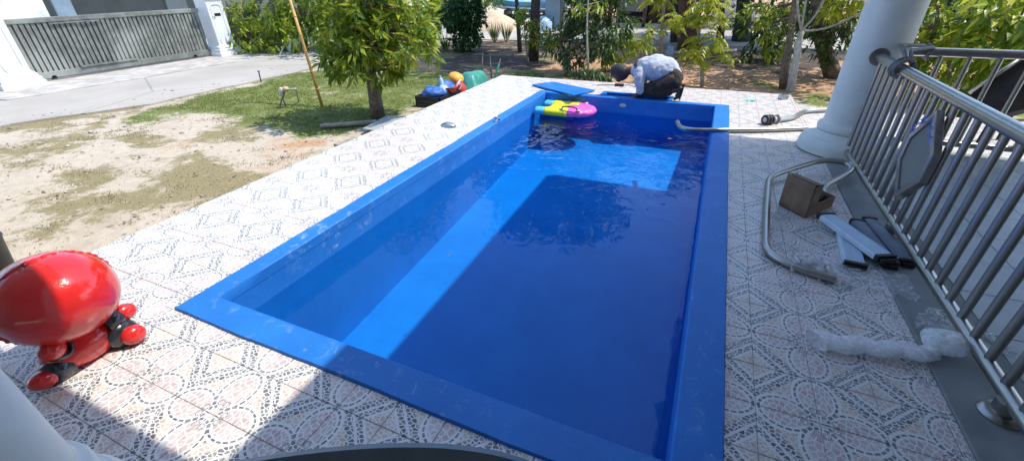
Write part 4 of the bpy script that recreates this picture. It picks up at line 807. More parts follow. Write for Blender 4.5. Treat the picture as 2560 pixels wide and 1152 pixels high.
def pillar(y, label, slot=False):
    p = thing('gate_pillar', (GXp + .10, y, GZ), label, 'pillar', 'gate pillars'); cx = GXp + .10; hw = .24
    def sq(pairs, nm, bev=.006):
        mb = MB(); n = len(pairs); V = []
        for h, z in pairs: V += [(cx - h, y - h, z), (cx + h, y - h, z), (cx + h, y + h, z), (cx - h, y + h, z)]
        mb.add(V, [(3, 2, 1, 0), tuple(range(4 * n - 4, 4 * n))] + [(4 * i + k, 4 * i + (k + 1) % 4, 4 * i + 4 + (k + 1) % 4, 4 * i + 4 + k) for i in range(n - 1) for k in range(4)]); return mb.build(nm, M['white'], p, bevel=bev)
    sq([(.36, GZ - .03), (.36, GZ + .12), (.345, GZ + .13), (.33, GZ + .15), (.33, GZ + .20), (.30, GZ + .215), (.30, GZ + .27), (.27, GZ + .29), (hw, GZ + .33)], 'base', 0)
    sq([(hw, GZ + .328), (hw, 1.30)], 'shaft'); sq([(hw + .002, 1.298), (.28, 1.32), (.28, 1.36), (.33, 1.40), (.33, 1.46), (.36, 1.47), (.36, 1.52), (.10, 1.62)], 'cap', 0)
    fx = cx + hw; loop = [(-.15, .30), (-.15, .18), (-.10, .10), (0, .06), (.10, .10), (.15, .18), (.15, .30), (.15, 1.10), (.10, 1.15), (-.10, 1.15), (-.15, 1.10), (-.15, .30)]
    pts = [(fx + .004, y + a, .02 + b * 1.0 if b < .5 else b) for a, b in loop]
    MB().tube(smooth_path([Vector(q) for q in pts], .04, 4), .014, 8).build('panel_moulding', M['white'], p, smooth=True)
    if slot: MB().bx(fx - .02, fx + .006, y - .09, y + .09, .86, .93).build('letter_slot', M['black'], p); MB().bx(fx - .02, fx + .012, y - .17, y - .10, .80, .86).build('bell', M['carport'], p)
pillar(4.33, 'white moulded gate pillar at the left picture edge'); pillar(9.02, 'white moulded gate pillar with a letter slot at the gate right end', True)
bw_ = MB().bx(GXp - .25, GXp - .05, 9.42, 18, GZ - .05, 1.35).build('boundary_wall', M['carport'], bevel=.01); tag(bw_, 'grey boundary wall running on from the gate pillar behind shrubs', 'wall')
bw2 = MB().bx(GXp - .25, GXp - .05, -3.0, 3.95, GZ - .05, 1.2).build('boundary_wall', M['carport'], bevel=.01); tag(bw2, 'grey boundary wall left of the left gate pillar', 'wall')
np_ = thing('wall_sign', (GXp + .04, 9.75, .8), 'small white plate in a rusty frame beside the gate pillar', 'sign'); c_ = PX(547, 42, GXp - .02)
MB().bx(GXp - .048, GXp - .01, c_.y - .16, c_.y + .16, c_.z - .17, c_.z + .17).build('frame', M['lamp'], np_, bevel=.01); MB().bx(GXp - .012, GXp - .002, c_.y - .07, c_.y + .13, c_.z - .12, c_.z + .12).build('plate', M['white'], np_)
nh = thing('neighbour_house', (-18.5, 8, GZ), 'pale neighbour house wall and dim carport behind the gate', 'house')
MB().bx(-17.9, -17.6, 2.0, 7.15, GZ, 3.2).build('wall', M['white'], nh); MB().bx(-17.58, -17.50, 7.3, 7.75, GZ, 3.0).build('post', M['bluegrey'], nh, bevel=.02)
MB().bx(-21, -20.7, 7.0, 18, GZ, 3.2).build('carport_wall', M['carport'], nh); MB().bx(-20.69, -20.6, 12.2, 13.0, GZ, 2.6).build('door', M['housew'], nh); MB().bx(-22, -17.2, 7.4, 18, 2.7, 2.9).build('carport_roof', M['carport'], nh)
tag(MB().bx(-17.0, -13.8, -3, 18, GZ - .04, GZ + .02).build('yard_paving', M['slab']), 'paved yard behind the gate', kind='structure')

# ------------------------------------------------------------------ foliage tools
def leaf_arrays(pos, d, L, W, droop=.25, rng=RNG):
    N = len(pos); d = d / np.linalg.norm(d, axis=1, keepdims=True); up_ = np.tile([0, 0, 1.0], (N, 1)) + rng.normal(0, .35, (N, 3))
    s = np.cross(d, up_); s /= np.linalg.norm(s, axis=1, keepdims=True) + 1e-9; n = np.cross(s, d); L = L[:, None]; W = W[:, None]
    dr = np.array([0, 0, -1.0]) * L * droop
    b = pos; c = pos + d * L * .45 - n * W * .12 + dr * .25; l = pos + d * L * .42 + s * W * .5 + n * W * .06 + dr * .25; r = pos + d * L * .42 - s * W * .5 + n * W * .06 + dr * .25; t_ = pos + d * L + dr
    V = np.stack([b, l, c, r, t_], 1).reshape(-1, 3); base = (np.arange(N) * 5)[:, None, None]; F_ = np.array([[0, 2, 1], [0, 3, 2], [1, 2, 4], [2, 3, 4]])[None] + base
    return V, F_.reshape(-1, 3)
def clusters(lobes, dens, rng=RNG, inner=.35):
    P_, O_ = [], []
    for (c, r) in lobes:
        c = np.array(c); r = np.array(r if hasattr(r, '__len__') else (r, r, r)); n = max(6, int(dens * (r[0] * r[1] + r[1] * r[2] + r[0] * r[2]) * 4))
        o = rng.normal(size=(n, 3)); o /= np.linalg.norm(o, axis=1, keepdims=True); ph = rng.random(3) * 6; fq = 2.2 + rng.random(3) * 1.8
        lump = 1 + .22 * np.sin(o[:, 0] * fq[0] * 2 + ph[0]) * np.sin(o[:, 1] * fq[1] * 2 + ph[1]) + .14 * np.sin(o[:, 2] * fq[2] * 3 + ph[2]); rad = (inner + (1 - inner) * rng.random(n) ** .55) * lump
        P_.append(c + o * r * rad[:, None]); O_.append(o)
    return np.concatenate(P_), np.concatenate(O_)
def cluster_leaves(P_, O_, per, L, W, spread=.9, down=.25, out=.7, rng=RNG):
    n = len(P_); p = np.repeat(P_, per, 0); o = np.repeat(O_, per, 0); d = o * out + rng.normal(0, spread * .6, (n * per, 3)) + np.array([0, 0, -down]); d /= np.linalg.norm(d, axis=1, keepdims=True)
    p = p + d * L * .15 + rng.normal(0, L * .18, p.shape); k = .65 + .6 * rng.random(n * per); return p, d, L * k, W * k
def plant(name, label, cat, base, lobes, m, bark='bark', dens=12, per=8, L=.15, W=.05, trunk=None, tr=(.06, .03), nb=10, droop=.3, down=.3, out=.6, group=None, inner=.35, seed=None, single=0, minz=None, spread=.9):
    rng = np.random.default_rng(seed if seed is not None else abs(hash(name + str(tuple(base)))) % 9999) if seed is not None else RNG
    base = Vector(base); e = thing(name, base, label, cat, group); P_, O_ = clusters(lobes, dens, rng, inner)
    if minz is not None: k = P_[:, 2] > minz; P_, O_ = P_[k], O_[k]
    path = [base] + [Vector(q) for q in (trunk or [])]
    if not trunk:
        c = Vector(lobes[0][0]); path.append(base.lerp(c, .5) + Vector((rng.normal() * .04, rng.normal() * .04, 0))); path.append(c)
    n = len(path); rs = [tr[0] + (tr[1] - tr[0]) * i / (n - 1) for i in range(n)]
    sp = smooth_path(path, .4, 4) if n > 2 else path; rr = [tr[0] * 1.25 + (tr[1] - tr[0] * 1.25) * min(1, (i / (len(sp) - 1)) ** .6) for i in range(len(sp))]
    MB().tube(sp, rr, 10).build('trunk', M[bark], e, smooth=True)
    br = MB(); ii = rng.choice(len(P_), min(nb, len(P_)), replace=False)
    for i in ii:
        q = Vector(P_[i]); j = min(range(len(sp)), key=lambda k: (sp[k] - q).length + (0 if k > len(sp) * .35 else 2)); a = sp[j]; mid_ = a.lerp(q, .5) + Vector(rng.normal(0, .06, 3)) * (q - a).length
        br.tube(bez(a, mid_, q, 5), [max(.004, tr[1] * .75 * (1 - .8 * k / 5)) for k in range(6)], 6, caps=False)
    if br.v: tag(br.build('branches', M[bark], e, smooth=True), kind='stuff')
    p, d, l_, w_ = cluster_leaves(P_, O_, per, L, W, spread, down, out, rng)
    if minz is not None: l_ = np.where(p[:, 2] < minz - .05, l_ * .5, l_)
    if single:
        dist = np.linalg.norm(p - np.array([0, 0, CAM_H]), axis=1); vis = p[:, 2] < 1.5; order = np.argsort(np.where(vis, dist - rng.random(len(dist)) * .4, 99))[:single]; keep = np.ones(len(p), bool); keep[order] = False
        V, F_ = leaf_arrays(np.zeros((1, 3)), np.array([[1.0, 0, 0]]), np.array([1.0]), np.array([W / L]), droop, np.random.default_rng(3)); me = bpy.data.meshes.new('leaf'); me.from_pydata(V.tolist(), [], F_.tolist()); me.materials.append(m)
        for i in order:
            o = bpy.data.objects.new('leaf', me); o.parent = e; o.location = Vector(p[i]) - base; o.rotation_euler = Vector(d[i]).to_track_quat('X', 'Z').to_euler(); o.scale = (l_[i],) * 3; COL.objects.link(o)
        p, d, l_, w_ = p[keep], d[keep], l_[keep], w_[keep]
    V, F_ = leaf_arrays(p, d, l_, w_, droop, rng); cr_ = raw_mesh('crown', V, F_, m, e); tag(cr_, kind='stuff')
    return e
def lob(px, py, Yp, r): q = PY(px, py, Yp); return ((q.x, q.y, q.z), r)

# ------------------------------------------------------------------ mango tree by the deck
mb_ = G(945, 292, GZ)
plant('mango_tree', 'leafy mango tree with a thick short trunk beside the left deck edge', 'tree', mb_, [lob(930, 125, 5.25, (.66, .66, .46)), lob(890, 55, 5.3, (.55, .6, .45)), lob(985, 55, 5.3, (.58, .6, .48)), lob(1035, 105, 5.2, (.27, .36, .36)), lob(835, 140, 5.1, (.24, .34, .32)), ((-4.55, 5.3, 1.65), (.75, .75, .5))],
      M['L_mango'], dens=22, per=9, L=.17, W=.058, trunk=[mb_ + Vector((.01, 0, .45)), mb_ + Vector((-.02, .02, .9)), mb_ + Vector((.02, 0, 1.6))], tr=(.092, .06), nb=40, droop=.22, down=.22, out=.55, seed=5, single=260, inner=.3, spread=1.1)
sb = G(806, 268, GZ); st_ = PY(725, 0, 5.62)
stk = thing('bamboo_stake', sb, 'yellow bamboo pole leaning in the mango tree', 'pole'); dirv = (st_ - sb)
MB().tube([sb - dirv * .02, sb + dirv * 1.35], [.026, .020], 12).build('cane', M['bamboo'], stk, smooth=True)
nd_ = MB()
for k in range(1, 8): q = sb + dirv * (.17 * k); nd_.tube([q, q + dirv.normalized() * .012], .0275, 12)
nd_.build('node_ring', M['bamboo'], stk, smooth=True)
# ------------------------------------------------------------------ shrubs and trees, left to right
plant('hedge_shrub', 'rounded green shrub beside the letter slot pillar', 'shrub', (-12.4, 9.7, GZ), [lob(625, 95, 9.7, (.85, .7, .62)), lob(600, 45, 9.8, (.55, .6, .5)), lob(700, 95, 9.9, (.75, .6, .75))], M['L_bright'], dens=12, per=9, L=.17, W=.06, seed=1, nb=14, minz=GZ)
plant('leafy_tree', 'broad leafy tree behind the bamboo pole beyond the road', 'tree', (-11.6, 11.2, GZ), [lob(760, 55, 11.0, (1.3, 1.0, .95)), lob(690, 15, 11.2, (1.5, 1.2, .9)), lob(900, 40, 11.4, (1.6, 1.1, .95)), ((-11, 11.5, 2.2), (2.4, 1.8, 1.0))], M['L_mango'], dens=7, per=9, L=.26, W=.085, seed=2, tr=(.12, .06), nb=20, minz=GZ + .1)
plant('yellow_shrub', 'bright yellow green shrub at the right of the mango crown', 'shrub', (-8.5, 12.2, GZ), [lob(1050, 60, 12.2, (.75, .6, .55)), lob(1000, 90, 12.0, (.6, .5, .5)), lob(1085, 30, 12.4, (.6, .5, .5)), lob(1070, 5, 12.6, (.9, .6, .5))], M['L_bright'], dens=17, per=8, L=.16, W=.055, seed=3, minz=GZ)
plant('dark_shrub', 'tall dense dark green shrub with small leaves by the road', 'shrub', (-6.95, 11.9, GZ), [lob(1163, 92, 11.9, (.44, .42, .48)), lob(1168, 45, 11.9, (.52, .45, .45)), lob(1130, 40, 12.0, (.40, .4, .42)), lob(1165, 15, 11.9, (.5, .45, .4))], M['L_dark'], dens=75, per=10, L=.10, W=.055, seed=4, inner=.5, minz=GZ)
plant('lime_shrub', 'lime green shrub far behind the sand pile', 'shrub', (-10.2, 20.6, GZ), [lob(1213, 22, 20.6, (.85, .7, .75)), ((-10.6, 21, 1.3), (1.3, .9, .8))], M['L_far'], dens=12, per=9, L=.14, W=.05, seed=6)
for i, (px, py, h, dx, r, lbl) in enumerate(((1300, 132, 3.4, -.35, .052, 'slender leaning dark trunk left of the thick black trunk'), (1333, 152, 3.6, .05, .115, 'thick black trunk standing in the shaded leaf litter'))):
    b = G(px, py, GZ); top_ = Vector((b.x + dx, b.y, h))
    plant('garden_tree', lbl, 'tree', b, [((top_.x + .3, top_.y + .6, h + .6), (1.7, 1.9, .8)), ((top_.x + 1.2, top_.y - .2, h + .3), (1.5, 1.3, .6))], M['L_mid'], bark='darkbark', dens=8, per=10, L=.28, W=.12, trunk=[b.lerp(top_, .35) + Vector((.04, 0, 0)), b.lerp(top_, .7), top_], tr=(r, r * .7), seed=20 + i)
plant('whorled_sapling', 'young sapling with pale leaf whorls in front of the black trunk', 'sapling', G(1322, 165, GZ), [lob(1310, 45, 10.9, (.18, .18, .20)), lob(1335, 80, 10.8, (.30, .25, .22)), lob(1375, 95, 10.8, (.35, .25, .18)), lob(1300, 20, 11, (.15, .15, .2))], M['L_bright'], dens=34, per=8, L=.14, W=.045, seed=8, tr=(.022, .012), nb=14)
sh_b = G(1420, 192, GZ)
plant('narrow_leaf_shrub', 'large dark narrow leaved shrub behind the far deck edge', 'shrub', sh_b, [lob(1400, 105, 9.6, (.42, .38, .33)), lob(1460, 70, 9.7, (.42, .38, .33)), lob(1500, 115, 9.5, (.42, .34, .30)), lob(1540, 60, 9.8, (.42, .34, .36)), lob(1440, 140, 9.4, (.34, .28, .20)), lob(1470, 30, 9.9, (.5, .4, .3)), ((-2.4, 9.9, 1.5), (.8, .6, .5))], M['L_mid'], dens=30, per=9, L=.15, W=.042, seed=9, nb=30, tr=(.05, .03))
plant('narrow_leaf_shrub', 'leafy shrub with bright tips behind the kneeling person', 'shrub', G(1545, 180, GZ), [lob(1540, 120, 10.2, (.34, .3, .28)), lob(1590, 85, 10.3, (.38, .3, .22)), lob(1520, 150, 10.0, (.28, .25, .2)), lob(1600, 110, 10.4, (.3, .26, .15))], M['L_bright'], dens=24, per=8, L=.15, W=.038, seed=10, nb=20, tr=(.03, .02))
plant('brown_leaf_shrub', 'low dark shrub with drooping brownish leaves touching the deck', 'shrub', G(1475, 204, GZ), [lob(1450, 178, 8.9, (.20, .16, .10)), lob(1490, 182, 8.8, (.16, .14, .10)), lob(1520, 190, 8.8, (.16, .14, .08)), lob(1345, 192, 8.9, (.10, .1, .06))], M['L_dark'], dens=90, per=7, L=.11, W=.028, seed=11, down=.7, nb=10, tr=(.015, .01))
b = G(1472, 204, GZ); t1 = PY(1466, 70, 9.0); t2 = PY(1474, -60, 9.1)
plant('thin_sapling', 'thin bare pale sapling rising from the far deck edge', 'sapling', b, [((t2.x, t2.y, t2.z + .3), (.5, .4, .3)), lob(1445, 20, 9.1, (.16, .16, .10)), lob(1500, 10, 9.2, (.14, .14, .1))], M['L_bright'], bark='palebark', dens=16, per=7, L=.13, W=.04, trunk=[t1, t2], tr=(.020, .013), seed=12, nb=8)
# yellow-green saplings with drooping compound leaves
def pinnate_tree(base, path, tufts, label, tr, seed, Lf=.30):
    rng = np.random.default_rng(seed); e = thing('yellow_sapling', base, label, 'sapling', 'yellow green saplings'); pts = [Vector(base)] + [Vector(q) for q in path]
    sp = smooth_path(pts, .3, 4); MB().tube(sp, [tr[0] + (tr[1] - tr[0]) * i / (len(sp) - 1) for i in range(len(sp))], 10).build('trunk', M['palebark'], e, smooth=True)
    br = MB(); pos, dr, Ls, Ws = [], [], [], []
    for (c, R_, nf) in tufts:
        c = Vector(c); a = min(sp, key=lambda q: (q - c).length + max(0, q.z - c.z) * .6); mid_ = a.lerp(c, .55) + Vector((0, 0, -.08 * (c - a).length)); br.tube(bez(a, mid_, c, 5), [.014, .012, .010, .008, .007, .005], 6, caps=False)
        for k in range(nf):
            az = rng.random() * 6.283; el = rng.uniform(-.1, .8); dv = Vector((math.cos(az) * math.cos(el), math.sin(az) * math.cos(el), math.sin(el))); fl_ = Lf * R_ * rng.uniform(.7, 1.25); o_ = c + Vector(rng.normal(0, .05, 3)) * R_
            ctrl = o_ + dv * fl_ * .6 + Vector((0, 0, .10 * fl_)); tip = o_ + dv * fl_ + Vector((0, 0, -.45 * fl_)); rach = bez(o_, ctrl, tip, 7); br.tube(rach, .0025, 4, caps=False)
            for i in range(1, 8):
                td = (rach[i] - rach[i - 1]).normalized(); sd_ = td.cross(Vector((0, 0, 1))).normalized()
                for s in (-1, 1): pos.append(rach[i]); dr.append(sd_ * s + td * .55 + Vector((0, 0, -.35))); Ls.append(.11 * R_ * rng.uniform(.8, 1.2)); Ws.append(.040 * R_)
            pos.append(tip); dr.append(td + Vector((0, 0, -.4))); Ls.append(.09 * R_); Ws.append(.03 * R_)
    br.build('branches', M['palebark'], e, smooth=True)
    V, F_ = leaf_arrays(np.array(pos), np.array([tuple(v) for v in dr]), np.array(Ls), np.array(Ws), .25, rng); tag(raw_mesh('crown', V, F_, M['L_yellow'], e), kind='stuff')
def T_(px, py, Yp, R_=1.0, nf=12): q = PY(px, py, Yp); return ((q.x, q.y, q.z), R_, nf)
b = G(1755, 217, GZ)
pinnate_tree(b, [PY(1757, 160, 9.22), PY(1748, 95, 9.25), PY(1736, 0, 9.3), PY(1722, -80, 9.35)], [T_(1745, 140, 9.1, 1, 12), T_(1720, 138, 9.3, .8, 7), T_(1805, 138, 9.2, .8, 8), T_(1828, 150, 9.1, .6, 5), T_(1775, 105, 9.1, 1, 12), T_(1752, 112, 9.2, .9, 9), T_(1712, 45, 9.3, 1, 12), T_(1685, 50, 9.4, .8, 8), T_(1775, 40, 9.2, 1, 12), T_(1800, 55, 9.3, .8, 8), T_(1765, 5, 9.2, 1, 12), T_(1790, 8, 9.3, .9, 8), T_(1765, 65, 9.2, .8, 8)], 'tiered yellow green sapling just behind the kneeling person', (.040, .022), 31)
b = G(1655, 150, GZ)
pinnate_tree(b, [PY(1652, 90, 12.0), PY(1660, 20, 12.0), PY(1668, -60, 12.1)], [T_(1642, 80, 12, .9, 9), T_(1675, 68, 12, 1, 10), T_(1620, 95, 12, .7, 5), T_(1655, 5, 12, 1.1, 12), T_(1630, 8, 12, 1, 10), T_(1690, 75, 12, .7, 6)], 'slim yellow green sapling left of the tiered one', (.045, .028), 32)
# big trunks and dark trees in the background
def big_trunk(name, px, py, pts, r, bark, lbl, crown=None, seed=0, m='L_mid', L=.2):
    b = G(px, py, GZ); Yb = b.y; path = [PY(x, y, Yb + dy) for x, y, dy in pts]; lobes = crown or [((path[-1].x, path[-1].y + .5, path[-1].z + 1.6), (2.6, 2.0, .9)), ((path[-1].x + 1.2, path[-1].y - .8, path[-1].z + 1.1), (1.7, 1.5, .7))]
    top_ = path[-1] + Vector((0, 0, 1.4)); return plant(name, lbl, 'tree', b, lobes, M[m], bark=bark, dens=7 if crown is None else 14, per=9, L=L * (1.4 if crown is None else 1), W=L * (.55 if crown is None else .36), trunk=path + [top_], tr=(r, r * .75), seed=seed)
big_trunk('old_tree', 1722, 125, [(1722, 60, 0), (1718, -40, 0)], .27, 'redbark', 'wide reddish brown trunk behind the two yellow saplings', seed=41)
big_trunk('old_tree', 1690, 112, [(1690, 50, 0), (1684, -40, 0)], .15, 'darkbark', 'narrow black trunk left of the reddish trunk', seed=42)
big_trunk('old_tree', 1852, 104, [(1858, 50, 0), (1862, -40, 0)], .24, 'darkbark', 'black trunk standing at the shaded kerb right of the rubble heap', seed=43)
big_trunk('old_tree', 1800, 97, [(1803, 50, 0), (1806, -40, 0)], .11, 'darkbark', 'slim dark trunk in front of the grey rubble heap', seed=44)
big_trunk('old_tree', 2085, 195, [(2062, 130, 0), (2045, 70, 0), (2040, -30, 0)], .13, 'bark', 'leaning brown trunk left of the column', crown=[lob(2050, 30, 11.2, (.8, .7, .35)), ((2.2, 11.5, 2.3), (1.6, 1.4, .7))], seed=45, L=.16)
big_trunk('old_tree', 1958, 224, [(1962, 160, 0), (1975, 100, .1), (1990, -20, .2)], .062, 'bark', 'slim brown trunk at the far right deck corner', crown=[lob(1925, 60, 9.8, (.38, .34, .30)), lob(1900, 30, 9.9, (.36, .32, .25)), lob(1960, 20, 9.9, (.35, .3, .22)), lob(1930, 120, 10.0, (.25, .25, .22)), ((1.5, 9.8, 1.8), (.9, .8, .4))], seed=46, m='L_mango', L=.13)
# pale wrapped trunk with forked branches beside it
b = G(1975, 230, GZ); wp = thing('wrapped_trunk', b, 'pale forked trunk wrapped in clear plastic beside the far deck corner', 'tree'); f0 = PY(2003, 78, b.y)
MB().tube([b, b.lerp(f0, .5), f0], [.055, .048, .040], 12).build('trunk', M['palebark'], wp, smooth=True)
MB().tube([b + Vector((0, 0, .02)), b.lerp(f0, .5), b.lerp(f0, .85)], [.072, .062, .050], 14, caps=False).build('plastic_wrap', M['film'], wp, smooth=True)
bb = MB()
for pts in ([(2015, 0), (2025, -60)], [(2040, 40), (2070, -20), (2085, -60)], [(2060, 75), (2130, 45), (2210, 0)], [(1995, 30), (1990, -40)]):
    q = [f0] + [PY(x, y, b.y + .1) for x, y in pts]; bb.tube(smooth_path(q, .2, 4), .018, 8)
bb.build('branches', M['palebark'], wp, smooth=True)
V, F_ = None, None
P_, O_ = clusters([lob(2120, 5, 9.5, (.35, .3, .18)), lob(2085, 25, 9.5, (.2, .2, .12)), ((2.0, 9.6, 1.9), (.8, .7, .35))], 26); p, d, l_, w_ = cluster_leaves(P_, O_, 8, .13, .045, .9, .4, .5); V, F_ = leaf_arrays(p, d, l_, w_, .35); tag(raw_mesh('crown', V, F_, M['L_yellow'], wp), kind='stuff')
plant('dark_bush', 'dark green bush beyond the slim brown trunk', 'shrub', (1.2, 13.0, GZ), [lob(1900, 60, 13, (.8, .6, .55)), lob(1960, 90, 12.6, (.6, .5, .45)), lob(1910, 125, 12.4, (.45, .4, .25))], M['L_mid'], dens=13, per=9, L=.16, W=.06, seed=13)
plant('green_bush', 'green bush between the leaning trunk and the column', 'shrub', (2.35, 10.2, GZ), [lob(2075, 120, 10.4, (.3, .3, .35)), lob(2095, 60, 10.6, (.4, .35, .4))], M['L_mid'], dens=22, per=8, L=.13, W=.05, seed=14)
RB = (('large leafy bush behind the far railing at the right edge', (4.3, 8.4, GZ), [lob(2520, 120, 8.4, (.6, .5, .45)), lob(2560, 40, 8.6, (.7, .6, .5)), lob(2440, 215, 8.2, (.42, .36, .30)), lob(2460, 150, 8.3, (.40, .36, .30))], 'L_bright', 15, .22), ('leafy bush behind the railing directly right of the column', (3.0, 9.2, GZ), [lob(2340, 70, 9.2, (.55, .5, .42)), lob(2390, 20, 9.3, (.6, .5, .4)), lob(2330, 190, 9.0, (.45, .4, .35)), lob(2370, 130, 9.0, (.40, .36, .35))], 'L_mango', 16, .15), ('shaded bush behind the two bright bushes beyond the railing', (4.2, 11.5, GZ), [lob(2430, 60, 11.5, (1.2, .8, .7)), lob(2540, 10, 11.5, (1.3, .8, .8)), lob(2330, 20, 11.8, (.9, .7, .6))], 'L_mid', 8, .2))
for k, (lb, bs, lo_, m_, dn_, Lf) in enumerate(RB): plant('garden_bush', lb, 'shrub', bs, lo_, M[m_], dens=dn_, per=8, L=Lf, W=Lf * .38, seed=50 + k, nb=16, group='bushes beyond the railing', droop=.35)
# far masses across the road
FAR = ((-14.5, 23.5, 2.4, 'left'), (-4.5, 25, 2.6, ''), (-1.5, 24, 2.2, ''), (3.5, 24.5, 2.5, ''), (7.5, 22.5, 2.4, ''), (12.5, 21.5, 2.6, ''), (17, 19, 2.6, ''))
fl_lab = ('far tree mass at the left end of the road', 'far tree behind the blue grey sheet', 'far tree behind the shed', 'far tree behind the rubble heap', 'far tree behind the black kerb trunk', 'far tree above the leaning trunk', 'far tree at the right end of the road')
for k, (x, y, s, _) in enumerate(FAR): plant('far_tree', fl_lab[k], 'tree', (x, y, GZ), [((x, y, 1.3), (s, 1.2, 1.3)), ((x + .8, y - .3, 2.6), (s, 1.2, 1.2))], M['L_dark' if k % 2 else 'L_mid'], bark='darkbark', dens=4, per=9, L=.30, W=.12, seed=70 + k, tr=(.15, .08), group='trees across the far road', minz=GZ + .1)
# ------------------------------------------------------------------ across the road: sand, boat, sheets, rubble, shed
def mound(name, c, rx_, ry_, h, m, label, cat, seed, rough=.12):
    n = 34; V = []
    for i in range(n + 1):
        for j in range(n + 1):
            u_, v_ = (i / n - .5) * 2, (j / n - .5) * 2; r = math.hypot(u_, v_); z = h * max(0, 1 - r ** 1.25) ** .9; nn = float(fbm(u_ * 4 + seed, v_ * 4 + seed * 2)) - .5; V.append((c[0] + u_ * rx_, c[1] + v_ * ry_, GZ + .014 + max(-.03, z + nn * rough * (z > .01) - (.04 if r > 1 else 0))))
    o = MB().add(V, [(i * (n + 1) + j, (i + 1) * (n + 1) + j, (i + 1) * (n + 1) + j + 1, i * (n + 1) + j + 1) for i in range(n) for j in range(n)]).build(name, m, smooth=True); tag(o, label, cat); return o
mound('sand_pile', (-8.9, 18.2), 1.35, 1.2, .72, M['sandm'], 'heap of pale orange builders sand across the road', 'sand pile', 3)
mound('rubble_heap', (.35, 21.2), 1.5, 1.3, 1.0, M['rubble'], 'grey rubble heap across the road behind the slim dark trunk', 'rubble heap', 9, .5)
bo = thing('boat', (-8.3, 21.6, GZ), 'blue boat on a dark trailer behind the sand pile', 'boat'); hull = MB(); n = 12; secs = []
for k in range(n + 1):
    t_ = k / n; x = -10.6 + 3.6 * t_; wd = .72 * math.sin(min(1, (t_ * 1.7 + .02)) * math.pi / 2) ** .7; kz = .22 + .28 * (1 - min(1, t_ * 1.6)) ** 2; sh_ = .70 + .12 * (1 - t_) ** 2
    secs.append([(x, 21.6 - wd, sh_), (x, 21.6 - wd * .82, kz + .16), (x, 21.6, kz), (x, 21.6 + wd * .82, kz + .16), (x, 21.6 + wd, sh_), (x, 21.6, sh_ + .06 * (t_ < .5))])
for s_ in secs: hull.v += s_
hull.f = [(i * 6 + k, i * 6 + (k + 1) % 6, i * 6 + 6 + (k + 1) % 6, i * 6 + 6 + k) for i in range(n) for k in range(6)] + [(0, 1, 2, 3, 4, 5), tuple(range(n * 6, n * 6 + 6))]; hull.m = [0] * len(hull.f)
hull.build('hull', M['boat'], bo, smooth=True, auto=40); MB().bx(-8.2, -7.3, 21.1, 22.1, .69, 1.2).build('cabin', M['boatw'], bo, bevel=.05)
MB().tube([(s_[0][0], s_[0][1] - .01, s_[0][2] - .26) for s_ in secs[1:]], .03, 8).build('rub_rail', M['boatw'], bo, smooth=True)
trl = MB(); trl.bx(-10.2, -7.0, 21.2, 21.3, .06, .15); trl.bx(-10.2, -7.0, 21.9, 22.0, .06, .15)
for x in (-9.8, -8.5, -7.4): trl.bx(x, x + .1, 21.2, 22.0, .14, .36)
tro = trl.build('trailer', M['black'], bo)
for x in (-9.2, -8.0):
    for y in (21.0, 22.2): MB().tube([(x, y - .08, GZ + .215), (x, y + .08, GZ + .215)], .20, 20).build('wheel', M['rubber'], bo, smooth=True, auto=40)
sx0 = PY(1362, 58, 18.6); sx1 = PY(1398, 58, 18.6)
ss = thing('standing_sheet', (sx0.x, 18.7, GZ), 'tall blue grey sheet standing upright right of the boat', 'sheet'); MB().bx(sx0.x, sx1.x, 18.6, 18.75, GZ, 2.4).build('sheet', M['bluegrey'], ss, bevel=.01); MB().bx(sx1.x + .01, sx1.x + .18, 18.7, 19.0, GZ, 2.3).build('side_sheet', M['carport'], ss, bevel=.01)
c_ = G(1355, 76, GZ); cv = MB().ball((c_.x, c_.y, GZ + .12), (.45, .40, .38), 20, 12).build('covered_heap', M['paleblue'], smooth=True); dm = cv.modifiers.new('d', 'DISPLACE'); dm.texture = tx; dm.strength = .2; tag(cv, 'pale blue plastic covered heap in front of the upright sheet', 'heap')
shd = thing('shed', (-2.2, 21.5, GZ), 'dark open timber shed across the road', 'shed')
MB().bx(-4.6, .0 - .9, 22.6, 22.8, GZ, 2.6).build('back_wall', M['darkpanel'], shd); MB().bx(-4.8, -.7, 20.4, 23, 2.1, 2.25).build('roof', M['redbark'], shd)
for x in (-4.55, -3.1, -1.1): MB().bx(x, x + .14, 20.6, 20.74, GZ, 2.1).build('post', M['redbark'], shd)
MB().bx(-4.3, -3.2, 21.2, 21.3, .35, .80).build('pale_board', M['wood'], shd); MB().bx(-4.4, -1.2, 21.0, 21.1, .1, .18).build('rail', M['darkbark'], shd); MB().bx(-3.0, -1.3, 21.9, 22.0, GZ + .02, 1.2).build('boarding', M['redbark'], shd)
wh = thing('ground_pipe', G(1660, 135, GZ), 'small pale blue pipe end and rail lying across the dark ground', 'pipe'); q0 = G(1668, 133, GZ + .05); q1 = G(1840, 126, GZ + .05)
MB().tube([q0, q1], .035, 10).build('pipe', M['pvc'], wh, smooth=True); MB().bx(q0.x - .02, q0.x + .15, q0.y - .06, q0.y + .06, GZ, GZ + .22).build('pipe_end', M['paleblue'], wh, bevel=.01)
